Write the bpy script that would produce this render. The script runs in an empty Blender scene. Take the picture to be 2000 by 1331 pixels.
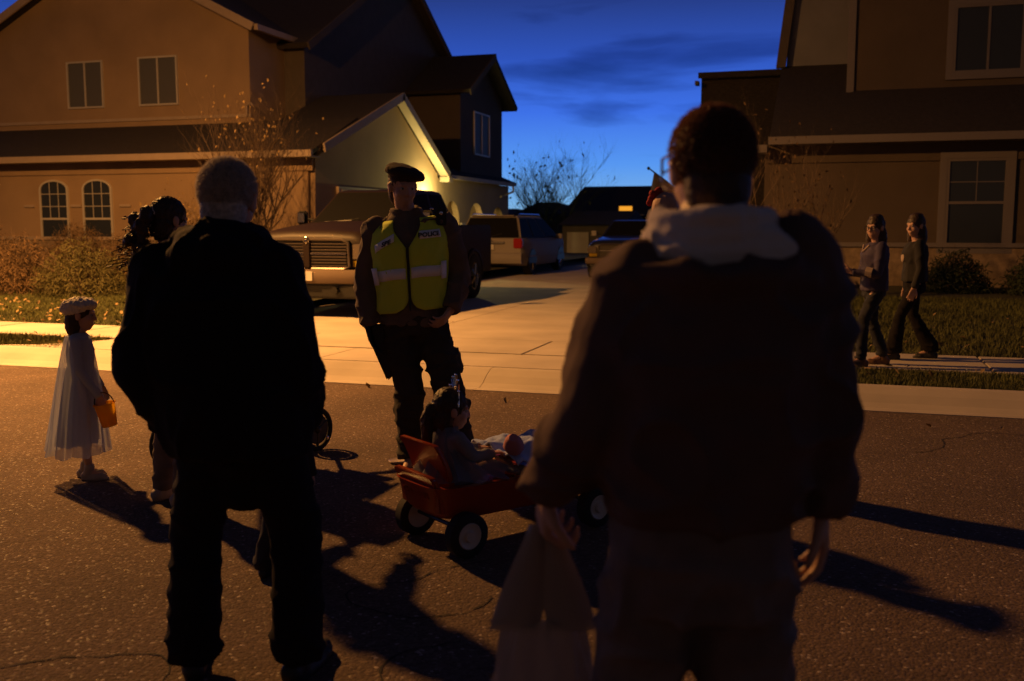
import bpy, bmesh, math, random
from mathutils import Vector, Matrix, noise, Euler
random.seed(7)
R = math.radians
SC = bpy.context.scene
COL = SC.collection
# ------------------------------------------------------------------ camera, sky, exposure
cam = bpy.data.objects.new('camera', bpy.data.cameras.new('camera'))
COL.objects.link(cam)
cam.location = (0, 0, 1.48)
cam.rotation_euler = (R(90 - 6.6), 0, R(17.5))
cam.data.sensor_width = 36
cam.data.lens = 35
cam.data.clip_start = .05
cam.data.clip_end = 3000
cam.data.dof.use_dof = True
cam.data.dof.focus_distance = 6.0
cam.data.dof.aperture_fstop = 2.8
SC.camera = cam
SC.view_settings.view_transform = 'Standard'
SC.view_settings.look = 'None'
SC.view_settings.exposure = 0
SC.view_settings.gamma = 1

def build_world():
    w = bpy.data.worlds.new('World'); SC.world = w; w.use_nodes = True
    n, l = w.node_tree.nodes, w.node_tree.links
    n.clear()
    out = n.new('ShaderNodeOutputWorld'); bg = n.new('ShaderNodeBackground')
    tc = n.new('ShaderNodeTexCoord'); sep = n.new('ShaderNodeSeparateXYZ')
    l.new(tc.outputs['Generated'], sep.inputs[0])
    def ramp(stops):
        r = n.new('ShaderNodeValToRGB'); e = r.color_ramp.elements
        while len(e) > 1: e.remove(e[0])
        e[0].position = stops[0][0]; e[0].color = (*stops[0][1], 1)
        for p, c in stops[1:]:
            q = e.new(p); q.color = (*c, 1)
        return r
    west = ramp([(0, (.26, .43, .62)), (.02, (.20, .45, .78)), (.06, (.095, .31, .88)), (.11, (.048, .165, .80)),
                 (.16, (.028, .088, .50)), (.21, (.020, .048, .25)), (.32, (.006, .012, .06)), (1, (.003, .005, .02))])
    east = ramp([(0, (.060, .045, .045)), (.25, (.030, .025, .030)), (1, (.004, .006, .02))])
    l.new(sep.outputs[2], west.inputs[0]); l.new(sep.outputs[2], east.inputs[0])
    dot = n.new('ShaderNodeVectorMath'); dot.operation = 'DOT_PRODUCT'
    dot.inputs[1].default_value = (-.30, .954, 0)
    l.new(tc.outputs['Generated'], dot.inputs[0])
    mr = n.new('ShaderNodeMapRange'); mr.inputs[1].default_value = -.3; mr.inputs[2].default_value = .8
    mr.interpolation_type = 'SMOOTHSTEP'
    l.new(dot.outputs['Value'], mr.inputs[0])
    mix = n.new('ShaderNodeMix'); mix.data_type = 'RGBA'
    l.new(mr.outputs[0], mix.inputs[0]); l.new(east.outputs[0], mix.inputs[6]); l.new(west.outputs[0], mix.inputs[7])
    # thin dark dusk clouds, stretched along the horizon
    mp = n.new('ShaderNodeMapping'); mp.inputs['Scale'].default_value = (2.6, 2.6, 17)
    mp.inputs['Location'].default_value = (.4, .2, .0)
    l.new(tc.outputs['Generated'], mp.inputs[0])
    nz = n.new('ShaderNodeTexNoise'); nz.inputs['Scale'].default_value = 1.7; nz.inputs['Detail'].default_value = 5
    nz.inputs['Distortion'].default_value = .35
    l.new(mp.outputs[0], nz.inputs[0])
    cr = ramp([(.55, (1, 1, 1)), (.66, (.62, .64, .68)), (.75, (.42, .46, .5))])
    l.new(nz.outputs[0], cr.inputs[0])
    m2 = n.new('ShaderNodeMix'); m2.data_type = 'RGBA'; m2.blend_type = 'MULTIPLY'; m2.inputs[0].default_value = 1
    l.new(mix.outputs[2], m2.inputs[6]); l.new(cr.outputs[0], m2.inputs[7])
    l.new(m2.outputs[2], bg.inputs[0]); bg.inputs[1].default_value = 1
    l.new(bg.outputs[0], out.inputs[0])
build_world()

# ------------------------------------------------------------------ materials
def mat(name, c, rough=.8, metal=0, var=0, vscale=5, bump=0, bscale=40, bdist=.01, trans=0, emit=None, estr=0,
        coat=0, sheen=0, alpha=1, spec=None, stretch=None, translucent=0):
    m = bpy.data.materials.new(name); m.use_nodes = True
    n, l = m.node_tree.nodes, m.node_tree.links
    b = n['Principled BSDF']
    b.inputs['Base Color'].default_value = (*c, 1)
    b.inputs['Roughness'].default_value = rough
    b.inputs['Metallic'].default_value = metal
    b.inputs['Coat Weight'].default_value = coat
    b.inputs['Sheen Weight'].default_value = sheen
    b.inputs['Alpha'].default_value = alpha
    b.inputs['Transmission Weight'].default_value = trans
    if spec is not None: b.inputs['Specular IOR Level'].default_value = spec
    if emit:
        b.inputs['Emission Color'].default_value = (*emit, 1); b.inputs['Emission Strength'].default_value = estr
    tc = n.new('ShaderNodeTexCoord'); src = tc.outputs['Object']
    if stretch:
        mp = n.new('ShaderNodeMapping'); mp.inputs['Scale'].default_value = stretch
        l.new(src, mp.inputs[0]); src = mp.outputs[0]
    if var:
        nz = n.new('ShaderNodeTexNoise'); nz.inputs['Scale'].default_value = vscale; nz.inputs['Detail'].default_value = 6
        l.new(src, nz.inputs[0])
        mr = n.new('ShaderNodeMapRange'); mr.inputs[1].default_value = .3; mr.inputs[2].default_value = .7
        mr.inputs[3].default_value = 1 - var; mr.inputs[4].default_value = 1 + var
        l.new(nz.outputs[0], mr.inputs[0])
        mu = n.new('ShaderNodeMix'); mu.data_type = 'RGBA'; mu.blend_type = 'MULTIPLY'; mu.inputs[0].default_value = 1
        mu.inputs[6].default_value = (*c, 1); l.new(mr.outputs[0], mu.inputs[7])
        l.new(mu.outputs[2], b.inputs['Base Color'])
    if bump:
        nb = n.new('ShaderNodeTexNoise'); nb.inputs['Scale'].default_value = bscale; nb.inputs['Detail'].default_value = 4
        l.new(src, nb.inputs[0])
        bp = n.new('ShaderNodeBump'); bp.inputs['Strength'].default_value = bump; bp.inputs['Distance'].default_value = bdist
        l.new(nb.outputs[0], bp.inputs['Height']); l.new(bp.outputs[0], b.inputs['Normal'])
    if translucent:
        tr = n.new('ShaderNodeBsdfTranslucent'); tr.inputs[0].default_value = (*c, 1)
        mx = n.new('ShaderNodeMixShader'); mx.inputs[0].default_value = translucent
        o = n['Material Output']
        l.new(b.outputs[0], mx.inputs[1]); l.new(tr.outputs[0], mx.inputs[2])
        if alpha < 1:
            tp = n.new('ShaderNodeBsdfTransparent'); m2 = n.new('ShaderNodeMixShader'); m2.inputs[0].default_value = alpha
            b.inputs['Alpha'].default_value = 1
            l.new(tp.outputs[0], m2.inputs[1]); l.new(mx.outputs[0], m2.inputs[2]); l.new(m2.outputs[0], o.inputs[0])
        else: l.new(mx.outputs[0], o.inputs[0])
    return m

def asphalt_mat():
    m = bpy.data.materials.new('asphalt'); m.use_nodes = True
    n, l = m.node_tree.nodes, m.node_tree.links; b = n['Principled BSDF']
    tc = n.new('ShaderNodeTexCoord')
    v = n.new('ShaderNodeTexVoronoi'); v.inputs['Scale'].default_value = 85; v.inputs['Randomness'].default_value = 1
    l.new(tc.outputs['Object'], v.inputs[0])
    r = n.new('ShaderNodeValToRGB'); e = r.color_ramp.elements
    e[0].position = 0; e[0].color = (.082, .054, .038, 1); e[1].position = .5; e[1].color = (.118, .078, .056, 1)
    for p, c in ((.90, (.145, .097, .07, 1)), (.975, (.21, .15, .115, 1)), (.995, (.40, .33, .28, 1))):
        q = e.new(p); q.color = c
    sx = n.new('ShaderNodeSeparateColor'); l.new(v.outputs['Color'], sx.inputs[0]); l.new(sx.outputs[0], r.inputs[0])
    nz = n.new('ShaderNodeTexNoise'); nz.inputs['Scale'].default_value = 1.3; nz.inputs['Detail'].default_value = 7
    l.new(tc.outputs['Object'], nz.inputs[0])
    mr = n.new('ShaderNodeMapRange'); mr.inputs[1].default_value = .3; mr.inputs[2].default_value = .7
    mr.inputs[3].default_value = .8; mr.inputs[4].default_value = 1.2; l.new(nz.outputs[0], mr.inputs[0])
    mu = n.new('ShaderNodeMix'); mu.data_type = 'RGBA'; mu.blend_type = 'MULTIPLY'; mu.inputs[0].default_value = 1
    l.new(r.outputs[0], mu.inputs[6]); l.new(mr.outputs[0], mu.inputs[7]); l.new(mu.outputs[2], b.inputs['Base Color'])
    rr = n.new('ShaderNodeMapRange'); rr.inputs[1].default_value = .93; rr.inputs[2].default_value = 1
    rr.inputs[3].default_value = .95; rr.inputs[4].default_value = .55
    l.new(sx.outputs[1], rr.inputs[0]); l.new(rr.outputs[0], b.inputs['Roughness'])
    ad = n.new('ShaderNodeMath'); ad.operation = 'MULTIPLY_ADD'; ad.inputs[1].default_value = -1.0
    n2 = n.new('ShaderNodeTexNoise'); n2.inputs['Scale'].default_value = 28; n2.inputs['Detail'].default_value = 6
    l.new(tc.outputs['Object'], n2.inputs[0])
    l.new(v.outputs['Distance'], ad.inputs[0]); l.new(n2.outputs[0], ad.inputs[2])
    bp = n.new('ShaderNodeBump'); bp.inputs['Strength'].default_value = .6; bp.inputs['Distance'].default_value = .007
    l.new(ad.outputs[0], bp.inputs['Height']); l.new(bp.outputs[0], b.inputs['Normal'])
    return m

M = {}
M['asphalt'] = asphalt_mat()
M['concrete'] = mat('concrete', (.50, .44, .37), .85, var=.15, vscale=1.3, bump=.25, bscale=60, bdist=.004)
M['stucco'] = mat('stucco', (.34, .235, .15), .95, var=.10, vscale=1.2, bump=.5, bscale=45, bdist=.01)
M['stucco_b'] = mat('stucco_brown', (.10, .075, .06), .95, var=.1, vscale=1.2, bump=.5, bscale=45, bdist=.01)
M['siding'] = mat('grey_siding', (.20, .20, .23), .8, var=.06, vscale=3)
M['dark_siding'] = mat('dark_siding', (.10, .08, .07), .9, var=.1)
M['trim'] = mat('trim', (.40, .31, .24), .7, var=.06, vscale=4)
M['white'] = mat('white_trim', (.50, .46, .42), .5)
M['roof'] = mat('shingle', (.034, .027, .025), .95, var=.3, vscale=9, bump=.8, bscale=14, bdist=.03, stretch=(1, 3, 3))
M['dull_trim'] = mat('dull_grey_trim', (.17, .15, .16), .7)
M['glass'] = mat('window_glass', (.03, .035, .045), .12, spec=.5)
M['blind'] = mat('blind_glass', (.11, .11, .12), .6, spec=.2)
M['stone'] = mat('stone_base', (.26, .19, .13), .95, var=.3, vscale=6, bump=.7, bscale=9, bdist=.03)
M['lawn'] = mat('lawn_soil', (.045, .042, .018), 1, var=.35, vscale=3, bump=.8, bscale=30, bdist=.03)
M['blade'] = mat('grass_blade', (.10, .105, .03), .8, var=.4, vscale=1.5)
M['leaf'] = mat('dry_leaf', (.30, .20, .09), .8, var=.5, vscale=9)
M['bark'] = mat('bark', (.16, .11, .075), .9, var=.3, vscale=12)
M['bush'] = mat('dry_shrub', (.12, .072, .036), .9, var=.5, vscale=2.5)
M['bushg'] = mat('green_shrub', (.085, .075, .025), .9, var=.4, vscale=2.5)
M['darkleaf'] = mat('dark_evergreen', (.035, .05, .02), .8, var=.3, vscale=5)
M['skin'] = mat('skin', (.50, .30, .22), .55, var=.08, vscale=14)
M['eye'] = mat('eye_white', (.35, .33, .31), .25)
M['iris'] = mat('iris', (.03, .02, .015), .2)
M['grey_hair'] = mat('grey_hair', (.46, .42, .37), .65, var=.4, vscale=70, bump=.8, bscale=130, bdist=.01)
M['brown_hair'] = mat('brown_hair', (.055, .028, .016), .6, var=.4, vscale=60, bump=.8, bscale=120, bdist=.008)
M['black_hair'] = mat('dark_curly_hair', (.035, .018, .010), .55, var=.4, vscale=60)
M['red_knit'] = mat('red_knit', (.38, .02, .025), .85, bump=.8, bscale=120, bdist=.01)
M['black_coat'] = mat('black_coat', (.013, .011, .013), .92, bump=.3, bscale=14, bdist=.012, spec=.15)
M['brown_coat'] = mat('dark_brown_canvas', (.115, .072, .062), .9, var=.15, vscale=7, bump=.35, bscale=16, bdist=.012, spec=.2)
M['fair_hair'] = mat('fair_hair', (.50, .30, .22), .6, bump=.4, bscale=90, bdist=.005)
M['hoodie'] = mat('grey_hoodie', (.68, .62, .56), .95, bump=.4, bscale=180, bdist=.003)
M['black_jean'] = mat('black_trousers', (.014, .012, .013), .9, bump=.2, bscale=40, spec=.15)
M['jean'] = mat('faded_jeans', (.15, .115, .10), .9, var=.3, vscale=9, bump=.3, bscale=180, bdist=.003)
M['dkjean'] = mat('dark_jeans', (.02, .022, .032), .9, var=.2, vscale=12)
M['bdu'] = mat('brown_uniform_cloth', (.14, .105, .08), .9, var=.15, vscale=9, bump=.4, bscale=22, bdist=.012)
M['bdut'] = mat('dark_uniform_trousers', (.04, .033, .026), .9, var=.2, vscale=9, bump=.4, bscale=22, bdist=.012)
M['beret'] = mat('black_beret', (.035, .022, .016), .95, bump=.4, bscale=120, bdist=.004)
M['hivis'] = mat('hivis_yellow', (.66, .82, .06), .75, bump=.3, bscale=20, bdist=.01)
M['silver'] = mat('reflective_tape', (.95, .96, 1.0), .5, metal=0, bump=.4, bscale=30, bdist=.006)
M['black'] = mat('black_plastic', (.012, .012, .012), .45)
M['boot'] = mat('tan_boot', (.22, .13, .08), .7, bump=.4, bscale=40)
M['shoe'] = mat('dark_shoe', (.02, .018, .018), .6)
M['wshoe'] = mat('pale_shoe', (.35, .30, .27), .6)
M['leather'] = mat('brown_boot', (.13, .065, .035), .6)
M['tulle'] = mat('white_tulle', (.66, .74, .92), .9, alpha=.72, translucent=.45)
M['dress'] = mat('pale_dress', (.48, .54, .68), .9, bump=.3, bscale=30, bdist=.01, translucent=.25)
M['shaded_dress'] = mat('shaded_white_dress', (.20, .21, .25), .9, bump=.3, bscale=30, bdist=.01)  # vest wearer's shadow put into the white dress colour of the wagon child
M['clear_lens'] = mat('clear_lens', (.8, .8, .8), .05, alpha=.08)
M['shaded_tulle'] = mat('shaded_white_tulle', (.27, .30, .38), .9, alpha=.55, translucent=.3)  # white tulle toned down in colour for the shade in the wagon
M['cap'] = mat('cream_knit_cap', (.78, .72, .62), .9, bump=1, bscale=70, bdist=.015)
M['orange'] = mat('orange_plastic', (1, .72, .05), .35, translucent=.75)
M['wagon'] = mat('red_plastic', (.33, .05, .015), .3, var=.08, bump=.1, bscale=90, bdist=.002)
M['hub'] = mat('white_hub', (.55, .50, .45), .5)
M['tyre'] = mat('tyre', (.018, .018, .018), .85)
M['blue'] = mat('blue_blanket', (.40, .50, .85), .95, bump=.6, bscale=60, bdist=.005)
M['pink'] = mat('pink_cloth', (.50, .22, .26), .9)
M['bag'] = mat('thin_plastic_bag', (.52, .43, .34), .4, alpha=.80, translucent=.4, bump=.5, bscale=8, bdist=.02)
M['chrome'] = mat('chrome', (.5, .47, .44), .22, metal=1)
M['truck'] = mat('dark_maroon_paint', (.016, .009, .008), .5, spec=.25)
M['truckblk'] = mat('black_paint', (.015, .016, .02), .3, coat=.6)
M['bumper'] = mat('bumper_paint', (.14, .105, .085), .8, spec=.2)
M['grille'] = mat('dark_chrome', (.13, .11, .10), .35, metal=.6)
M['van'] = mat('silver_paint', (.28, .25, .23), .65, spec=.15)
M['autoglass'] = mat('auto_glass', (.010, .010, .011), .6, spec=.03)
M['lamp'] = mat('headlamp_lens', (.12, .10, .09), .15)
M['tail'] = mat('tail_lamp', (.30, .01, .01), .2)
M['plate'] = mat('plate', (.55, .52, .48), .5)
M['jersey'] = mat('purple_jersey', (.05, .04, .09), .8)
M['sweater'] = mat('dark_sweater', (.018, .017, .018), .9)
M['lit'] = mat('lit_window', (.8, .5, .1), .6, emit=(1, .40, .03), estr=.9)
M['bulb'] = mat('lamp_glow', (1, .9, .6), .5, emit=(1, .74, .30), estr=14)
M['sodium'] = mat('sodium_glow', (1, .7, .3), .5, emit=(1, .42, .10), estr=30)
M['metal'] = mat('dark_metal', (.05, .05, .05), .4, metal=.8)
M['flag'] = mat('faded_flag', (.07, .05, .055), .9)
M['litter'] = mat('clear_litter', (.6, .5, .42), .3)
M['glint'] = mat('silver_foil', (.9, .9, .92), .12, metal=1)

# ------------------------------------------------------------------ helpers
def link(o, parent=None):
    COL.objects.link(o)
    if parent: o.parent = parent
    return o
def tag(o, label=None, cat=None, group=None, kind=None):
    if label: o['label'] = label
    if cat: o['category'] = cat
    if group: o['group'] = group
    if kind: o['kind'] = kind
    return o
def thing(name, label, cat, loc=(0, 0, 0), rz=0, group=None):
    o = bpy.data.objects.new(name, None); o.empty_display_size = .2
    link(o); o.location = loc; o.rotation_euler = (0, 0, rz)
    return tag(o, label, cat, group)
class MB:
    def __init__(s, mx=None): s.v = []; s.f = []; s.mx = mx
    def add(s, vs, fs):
        b = len(s.v); s.v += [tuple(x) for x in vs]; s.f += [tuple(i + b for i in f) for f in fs]; return s
    def box(s, x0, x1, y0, y1, z0, z1):
        return s.add([(x0, y0, z0), (x1, y0, z0), (x1, y1, z0), (x0, y1, z0), (x0, y0, z1), (x1, y0, z1), (x1, y1, z1), (x0, y1, z1)],
                     [(3, 2, 1, 0), (4, 5, 6, 7), (0, 1, 5, 4), (1, 2, 6, 5), (2, 3, 7, 6), (3, 0, 4, 7)])
    def prism(s, poly, ax, a, b):      # poly: pairs in the other two axes (in x,y,z order)
        n = len(poly)
        def P(p, t): return {'x': (t, p[0], p[1]), 'y': (p[0], t, p[1]), 'z': (p[0], p[1], t)}[ax]
        vs = [P(p, a) for p in poly] + [P(p, b) for p in poly]
        return s.add(vs, [tuple(range(n)), tuple(range(2 * n - 1, n - 1, -1))] + [(i, i + n, (i + 1) % n + n, (i + 1) % n) for i in range(n)])
    def slab(s, a, b, c, d, th):       # quad with thickness downwards along its normal
        a, b, c, d = map(Vector, (a, b, c, d)); n = (b - a).cross(d - a).normalized() * th
        if n.z < 0: n = -n
        vs = [a, b, c, d, a - n, b - n, c - n, d - n]
        return s.add(vs, [(0, 1, 2, 3), (7, 6, 5, 4), (0, 4, 5, 1), (1, 5, 6, 2), (2, 6, 7, 3), (3, 7, 4, 0)])
    def tube(s, pts, rs, n=8, cap=True, sq=1):
        pts = [Vector(p) for p in pts]
        if not hasattr(rs, '__len__'): rs = [rs] * len(pts)
        b = len(s.v); up = None
        for i, p in enumerate(pts):
            t = (pts[min(i + 1, len(pts) - 1)] - pts[max(i - 1, 0)]).normalized()
            if up is None:
                up = t.orthogonal().normalized()
            else: up = (up - t * up.dot(t)).normalized()
            w = t.cross(up)
            for k in range(n):
                a = 2 * math.pi * k / n
                s.v.append(tuple(p + (up * math.cos(a) + w * math.sin(a) * sq) * rs[i]))
        for i in range(len(pts) - 1):
            for k in range(n):
                k2 = (k + 1) % n
                s.f.append((b + i * n + k, b + i * n + k2, b + (i + 1) * n + k2, b + (i + 1) * n + k))
        if cap:
            s.f.append(tuple(b + k for k in reversed(range(n)))); s.f.append(tuple(b + (len(pts) - 1) * n + k for k in range(n)))
        return s
    def loft(s, rings, cap=True, closed=True):
        b = len(s.v); n = len(rings[0])
        for r in rings: s.v += [tuple(p) for p in r]
        for i in range(len(rings) - 1):
            for k in range(n if closed else n - 1):
                k2 = (k + 1) % n
                s.f.append((b + i * n + k, b + i * n + k2, b + (i + 1) * n + k2, b + (i + 1) * n + k))
        if cap and closed:
            s.f.append(tuple(b + k for k in reversed(range(n)))); s.f.append(tuple(b + (len(rings) - 1) * n + k for k in range(n)))
        return s
    def ell(s, c, r, nu=12, nv=8, rot=None):
        c = Vector(c); rings = []
        for i in range(1, nv):
            a = math.pi * i / nv
            ring = []
            for k in range(nu):
                t = 2 * math.pi * k / nu
                p = Vector((r[0] * math.sin(a) * math.cos(t), r[1] * math.sin(a) * math.sin(t), r[2] * math.cos(a)))
                if rot: p = rot @ p
                ring.append(c + p)
            rings.append(ring)
        b = len(s.v)
        for q in rings: s.v += [tuple(p) for p in q]
        for i in range(nv - 2):
            for k in range(nu):
                k2 = (k + 1) % nu
                s.f.append((b + i * nu + k, b + (i + 1) * nu + k, b + (i + 1) * nu + k2, b + i * nu + k2))
        t = Vector((0, 0, r[2])); t = rot @ t if rot else t
        s.v.append(tuple(c + t)); s.v.append(tuple(c - t)); ti = len(s.v) - 2
        for k in range(nu):
            k2 = (k + 1) % nu
            s.f.append((ti, b + k, b + k2)); s.f.append((ti + 1, b + (nv - 2) * nu + k2, b + (nv - 2) * nu + k))
        return s
    def cap_cone(s, p0, r0, p1, r1, n=10):
        s.tube([p0, p1], [r0, r1], n); s.ell(p0, (r0,) * 3, n, 6); s.ell(p1, (r1,) * 3, n, 6); return s
    def build(s, name, m, parent=None, smooth=False, bevel=0, loc=None):
        me = bpy.data.meshes.new(name)
        vs = [s.mx @ Vector(v) for v in s.v] if s.mx else s.v
        me.from_pydata([tuple(v) for v in vs], [], s.f)
        bm = bmesh.new(); bm.from_mesh(me); bmesh.ops.recalc_face_normals(bm, faces=bm.faces)
        if bevel:
            bmesh.ops.bevel(bm, geom=[e for e in bm.edges if e.calc_face_angle(0) > .5], offset=bevel, segments=2, affect='EDGES', clamp_overlap=True)
        bm.to_mesh(me); bm.free()
        me.materials.append(m if not isinstance(m, str) else M[m])
        if smooth:
            me.polygons.foreach_set('use_smooth', [True] * len(me.polygons))
            try: me.set_sharp_from_angle(angle=R(50))
            except Exception: pass
        o = bpy.data.objects.new(name, me); link(o, parent)
        if loc: o.location = loc
        return o
    def blob(s, name, m, parent=None, voxel=.012, it=4, wr=0, wscale=(9, 9, 5), seed=0):
        """fuse all closed pieces into one smooth continuous skin"""
        me = bpy.data.meshes.new('tmp'); me.from_pydata([tuple(v) for v in s.v], [], s.f)
        bm = bmesh.new(); bm.from_mesh(me); bmesh.ops.recalc_face_normals(bm, faces=bm.faces); bm.to_mesh(me); bm.free()
        o = bpy.data.objects.new('tmp', me); COL.objects.link(o)
        md = o.modifiers.new('r', 'REMESH'); md.mode = 'VOXEL'; md.voxel_size = voxel; md.use_smooth_shade = True
        if it:
            sm = o.modifiers.new('s', 'SMOOTH'); sm.factor = .5; sm.iterations = it
        dg = bpy.context.evaluated_depsgraph_get(); dg.update()
        ev = bpy.data.meshes.new_from_object(o.evaluated_get(dg), preserve_all_data_layers=False, depsgraph=dg)
        bpy.data.objects.remove(o); bpy.data.meshes.remove(me)
        ev.name = name
        if wr:
            off = Vector((seed * 3.1, seed * 1.7, seed))
            nm = [v.normal.copy() for v in ev.vertices]
            for v, nn in zip(ev.vertices, nm):
                p = Vector((v.co.x * wscale[0], v.co.y * wscale[1], v.co.z * wscale[2])) + off
                a = 1 - abs(noise.noise(p)) * 2.4
                c = noise.noise(p * 2.3)
                v.co += nn * wr * (a * a * a * (1 if a > 0 else 0) - .3 + .35 * c)
        ev.materials.clear(); ev.materials.append(M[m] if isinstance(m, str) else m)
        ev.polygons.foreach_set('use_smooth', [True] * len(ev.polygons))
        q = bpy.data.objects.new(name, ev); link(q, parent); return q
def ring(c, rx, ry, n=20, p=2.3, rot=0):
    out = []
    for k in range(n):
        a = 2 * math.pi * k / n; ca, sa = math.cos(a), math.sin(a)
        x = rx * math.copysign(abs(ca) ** (2 / p), ca); y = ry * math.copysign(abs(sa) ** (2 / p), sa)
        out.append((c[0] + x * math.cos(rot) - y * math.sin(rot), c[1] + x * math.sin(rot) + y * math.cos(rot), c[2]))
    return out
def torso_rings(T):  # T: list (z, cx, cy, rx, ry)
    return [ring((a[1], a[2], a[0]), a[3], a[4]) for a in T]

exec_parts = []
# ------------------------------------------------------------------ setting
def setting():
    o = MB().add([(-500, -300, -.04), (500, -300, -.04), (500, 900, -.04), (-500, 900, -.04)], [(0, 1, 2, 3)]).build('ground', 'lawn'); tag(o, kind='structure')
    o = MB().add([(-120, -6, 0), (120, -6, 0), (120, 8.38, 0), (-120, 8.38, 0)], [(0, 1, 2, 3)]).build('road', 'asphalt'); tag(o, kind='structure')
    prof = [(8.36, -.03), (8.36, .006), (8.52, .002), (8.62, .03), (8.72, .085), (8.84, .13), (8.93, .134), (8.93, -.03)]
    # rolled kerb in 3 m lengths with tight joints
    k = bpy.data.objects.new('kerb', None); link(k); tag(k, kind='structure')
    x = -36
    while x < 24:
        MB().loft([[(x + .003, y, z) for y, z in prof], [(x + 2.997, y, z) for y, z in prof]]).build('kerb_stone', 'concrete', k)
        x += 3
    for a, b in ((-120, -36), (24, 120)):
        MB().loft([[(a, y, z) for y, z in prof], [(b, y, z) for y, z in prof]]).build('kerb_stone', 'concrete', k)
    # lawns
    def lawn(name, x0, x1, nx, edge=None):
        ys = [8.932, 9.3, 9.8, 11.1, 12, 13.5, 15, 17, 19, 20.6, 40]
        zs = [.105, .115, .12, .125, .15, .2, .26, .32, .35, .36, .36]
        v = []; f = []
        for j, y in enumerate(ys):
            for i in range(nx + 1):
                xx = x0 + (x1 - x0) * i / nx
                v.append((xx, y, zs[j] + (.02 * noise.noise(Vector((xx, y, 0))) if 2 < j < 8 else 0)))
        for j in range(len(ys) - 1):
            for i in range(nx): f.append((j * (nx + 1) + i, j * (nx + 1) + i + 1, (j + 1) * (nx + 1) + i + 1, (j + 1) * (nx + 1) + i))
        o = MB().add(v, f).build(name, 'lawn', smooth=True); tag(o, kind='structure')
    lawn('lawn', -60, -8.05, 60); lawn('lawn', -1.2, 60, 60)
    # sidewalk
    s = bpy.data.objects.new('sidewalk', None); link(s); tag(s, kind='structure')
    x = -25.5
    while x < 18:
        z = .146 + random.uniform(-.002, .002)
        MB().box(x + .008, x + 1.492, 9.862, 11.078, -.02, z).build('slab', 'concrete', s, bevel=.008)
        x += 1.5
    # driveway
    d = bpy.data.objects.new('driveway', None); link(d); tag(d, kind='structure')
    def slab(x0, x1, y0, y1, z=.13):
        z += random.uniform(-.001, .001)
        MB().box(x0 + .002, x1 - .002, y0 + .002, y1 - .002, -.02, z).build('slab', 'concrete', d, bevel=.004)
    for x0, x1 in ((-8.05, -4.9), (-4.9, -1.2)):
        slab(x0, x1, 8.93, 9.86, .138)
        y = 11.08
        while y < 37: slab(x0, x1, y, y + 3.1, .144); y += 3.1
    MB().prism([(-8.05, 8.94), (-8.05, 9.7), (-8.5, 9.1), (-8.9, 8.94)], 'z', -.02, .136).build('slab', 'concrete', d)
    for y in (20.9, 24.0, 27.1, 30.2, 33.3): slab(-11.25, -8.05, y, y + 3.1, .145)
setting()

def grass_and_leaves():
    import numpy as np
    rng = np.random.default_rng(3)
    def blades(name, regs, label, m='blade'):
        V = []; F = []
        for (x0, x1, y0, y1, n, h) in regs:
            x = rng.uniform(x0, x1, n); y = rng.uniform(y0, y1, n); a = rng.uniform(0, 6.28, n); hh = h * rng.uniform(.5, 1.3, n)
            z = np.interp(y, [8.9, 9.8, 11.1, 12, 13.5, 15, 17, 19], [.105, .12, .125, .15, .2, .26, .32, .35]) - .01
            w = .006 + .003 * (y - 8) / 6
            lx = rng.normal(0, .35, n) * hh; ly = rng.normal(0, .35, n) * hh
            A = np.stack([x - np.cos(a) * w, y - np.sin(a) * w, z], 1); B = np.stack([x + np.cos(a) * w, y + np.sin(a) * w, z], 1)
            C = np.stack([x + lx, y + ly, z + hh], 1)
            V.append(np.stack([A, B, C], 1).reshape(-1, 3))
        V = np.concatenate(V); n = len(V) // 3
        me = bpy.data.meshes.new(name); me.vertices.add(len(V)); me.vertices.foreach_set('co', V.ravel())
        me.loops.add(3 * n); me.loops.foreach_set('vertex_index', np.arange(3 * n, dtype=np.int32))
        me.polygons.add(n); me.polygons.foreach_set('loop_start', np.arange(0, 3 * n, 3, dtype=np.int32))
        me.update(); me.validate(); me.materials.append(M[m])
        o = bpy.data.objects.new(name, me); link(o); tag(o, label, 'grass', kind='stuff')
    blades('grass', [(-15, -8.1, 8.95, 9.85, 26000, .06), (-1.1, 5, 8.95, 9.85, 26000, .06)], 'short rough grass in the strip between kerb and sidewalk')
    blades('grass', [(-18, -8.1, 11.1, 14.5, 45000, .06), (-1.1, 7, 11.1, 17, 50000, .07)], 'patchy autumn lawn in front of the two houses')
    V = []; F = []
    for (x0, x1, y0, y1, n) in ((-15, -8.1, 8.95, 9.85, 90), (-16, -8.1, 11.1, 13.6, 420), (-1.1, 4, 8.95, 9.85, 70), (-1.1, 6, 11.1, 15, 160), (-9, 3, 7.6, 8.35, 10), (-8, -4, 11, 13, 5)):
        for i in range(n):
            x, y = random.uniform(x0, x1), random.uniform(y0, y1)
            z = (.15 if y > 8.9 else .01) + (.02 if y > 8.9 and not (-8 < x < -1.3) else 0) + (.04 * (y - 11) / 1.5 if y > 11.2 and not (-8 < x < -1.3) else 0)
            s = random.uniform(.018, .045); rt = Euler((random.uniform(-.9, .9), random.uniform(-.9, .9), random.uniform(0, 6))).to_matrix()
            b = len(V)
            for q in ((-1, 0, 0), (0, -.6, .15), (1, 0, 0), (0, .6, .15)): V.append(tuple(Vector((x, y, z + .01)) + rt @ Vector(q) * s))
            F.append((b, b + 1, b + 2, b + 3))
    o = MB().add(V, F).build('fallen_leaves', 'leaf'); tag(o, 'dry fallen leaves scattered over the lawns and the kerb strip', 'leaves', kind='stuff')
grass_and_leaves()

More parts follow.
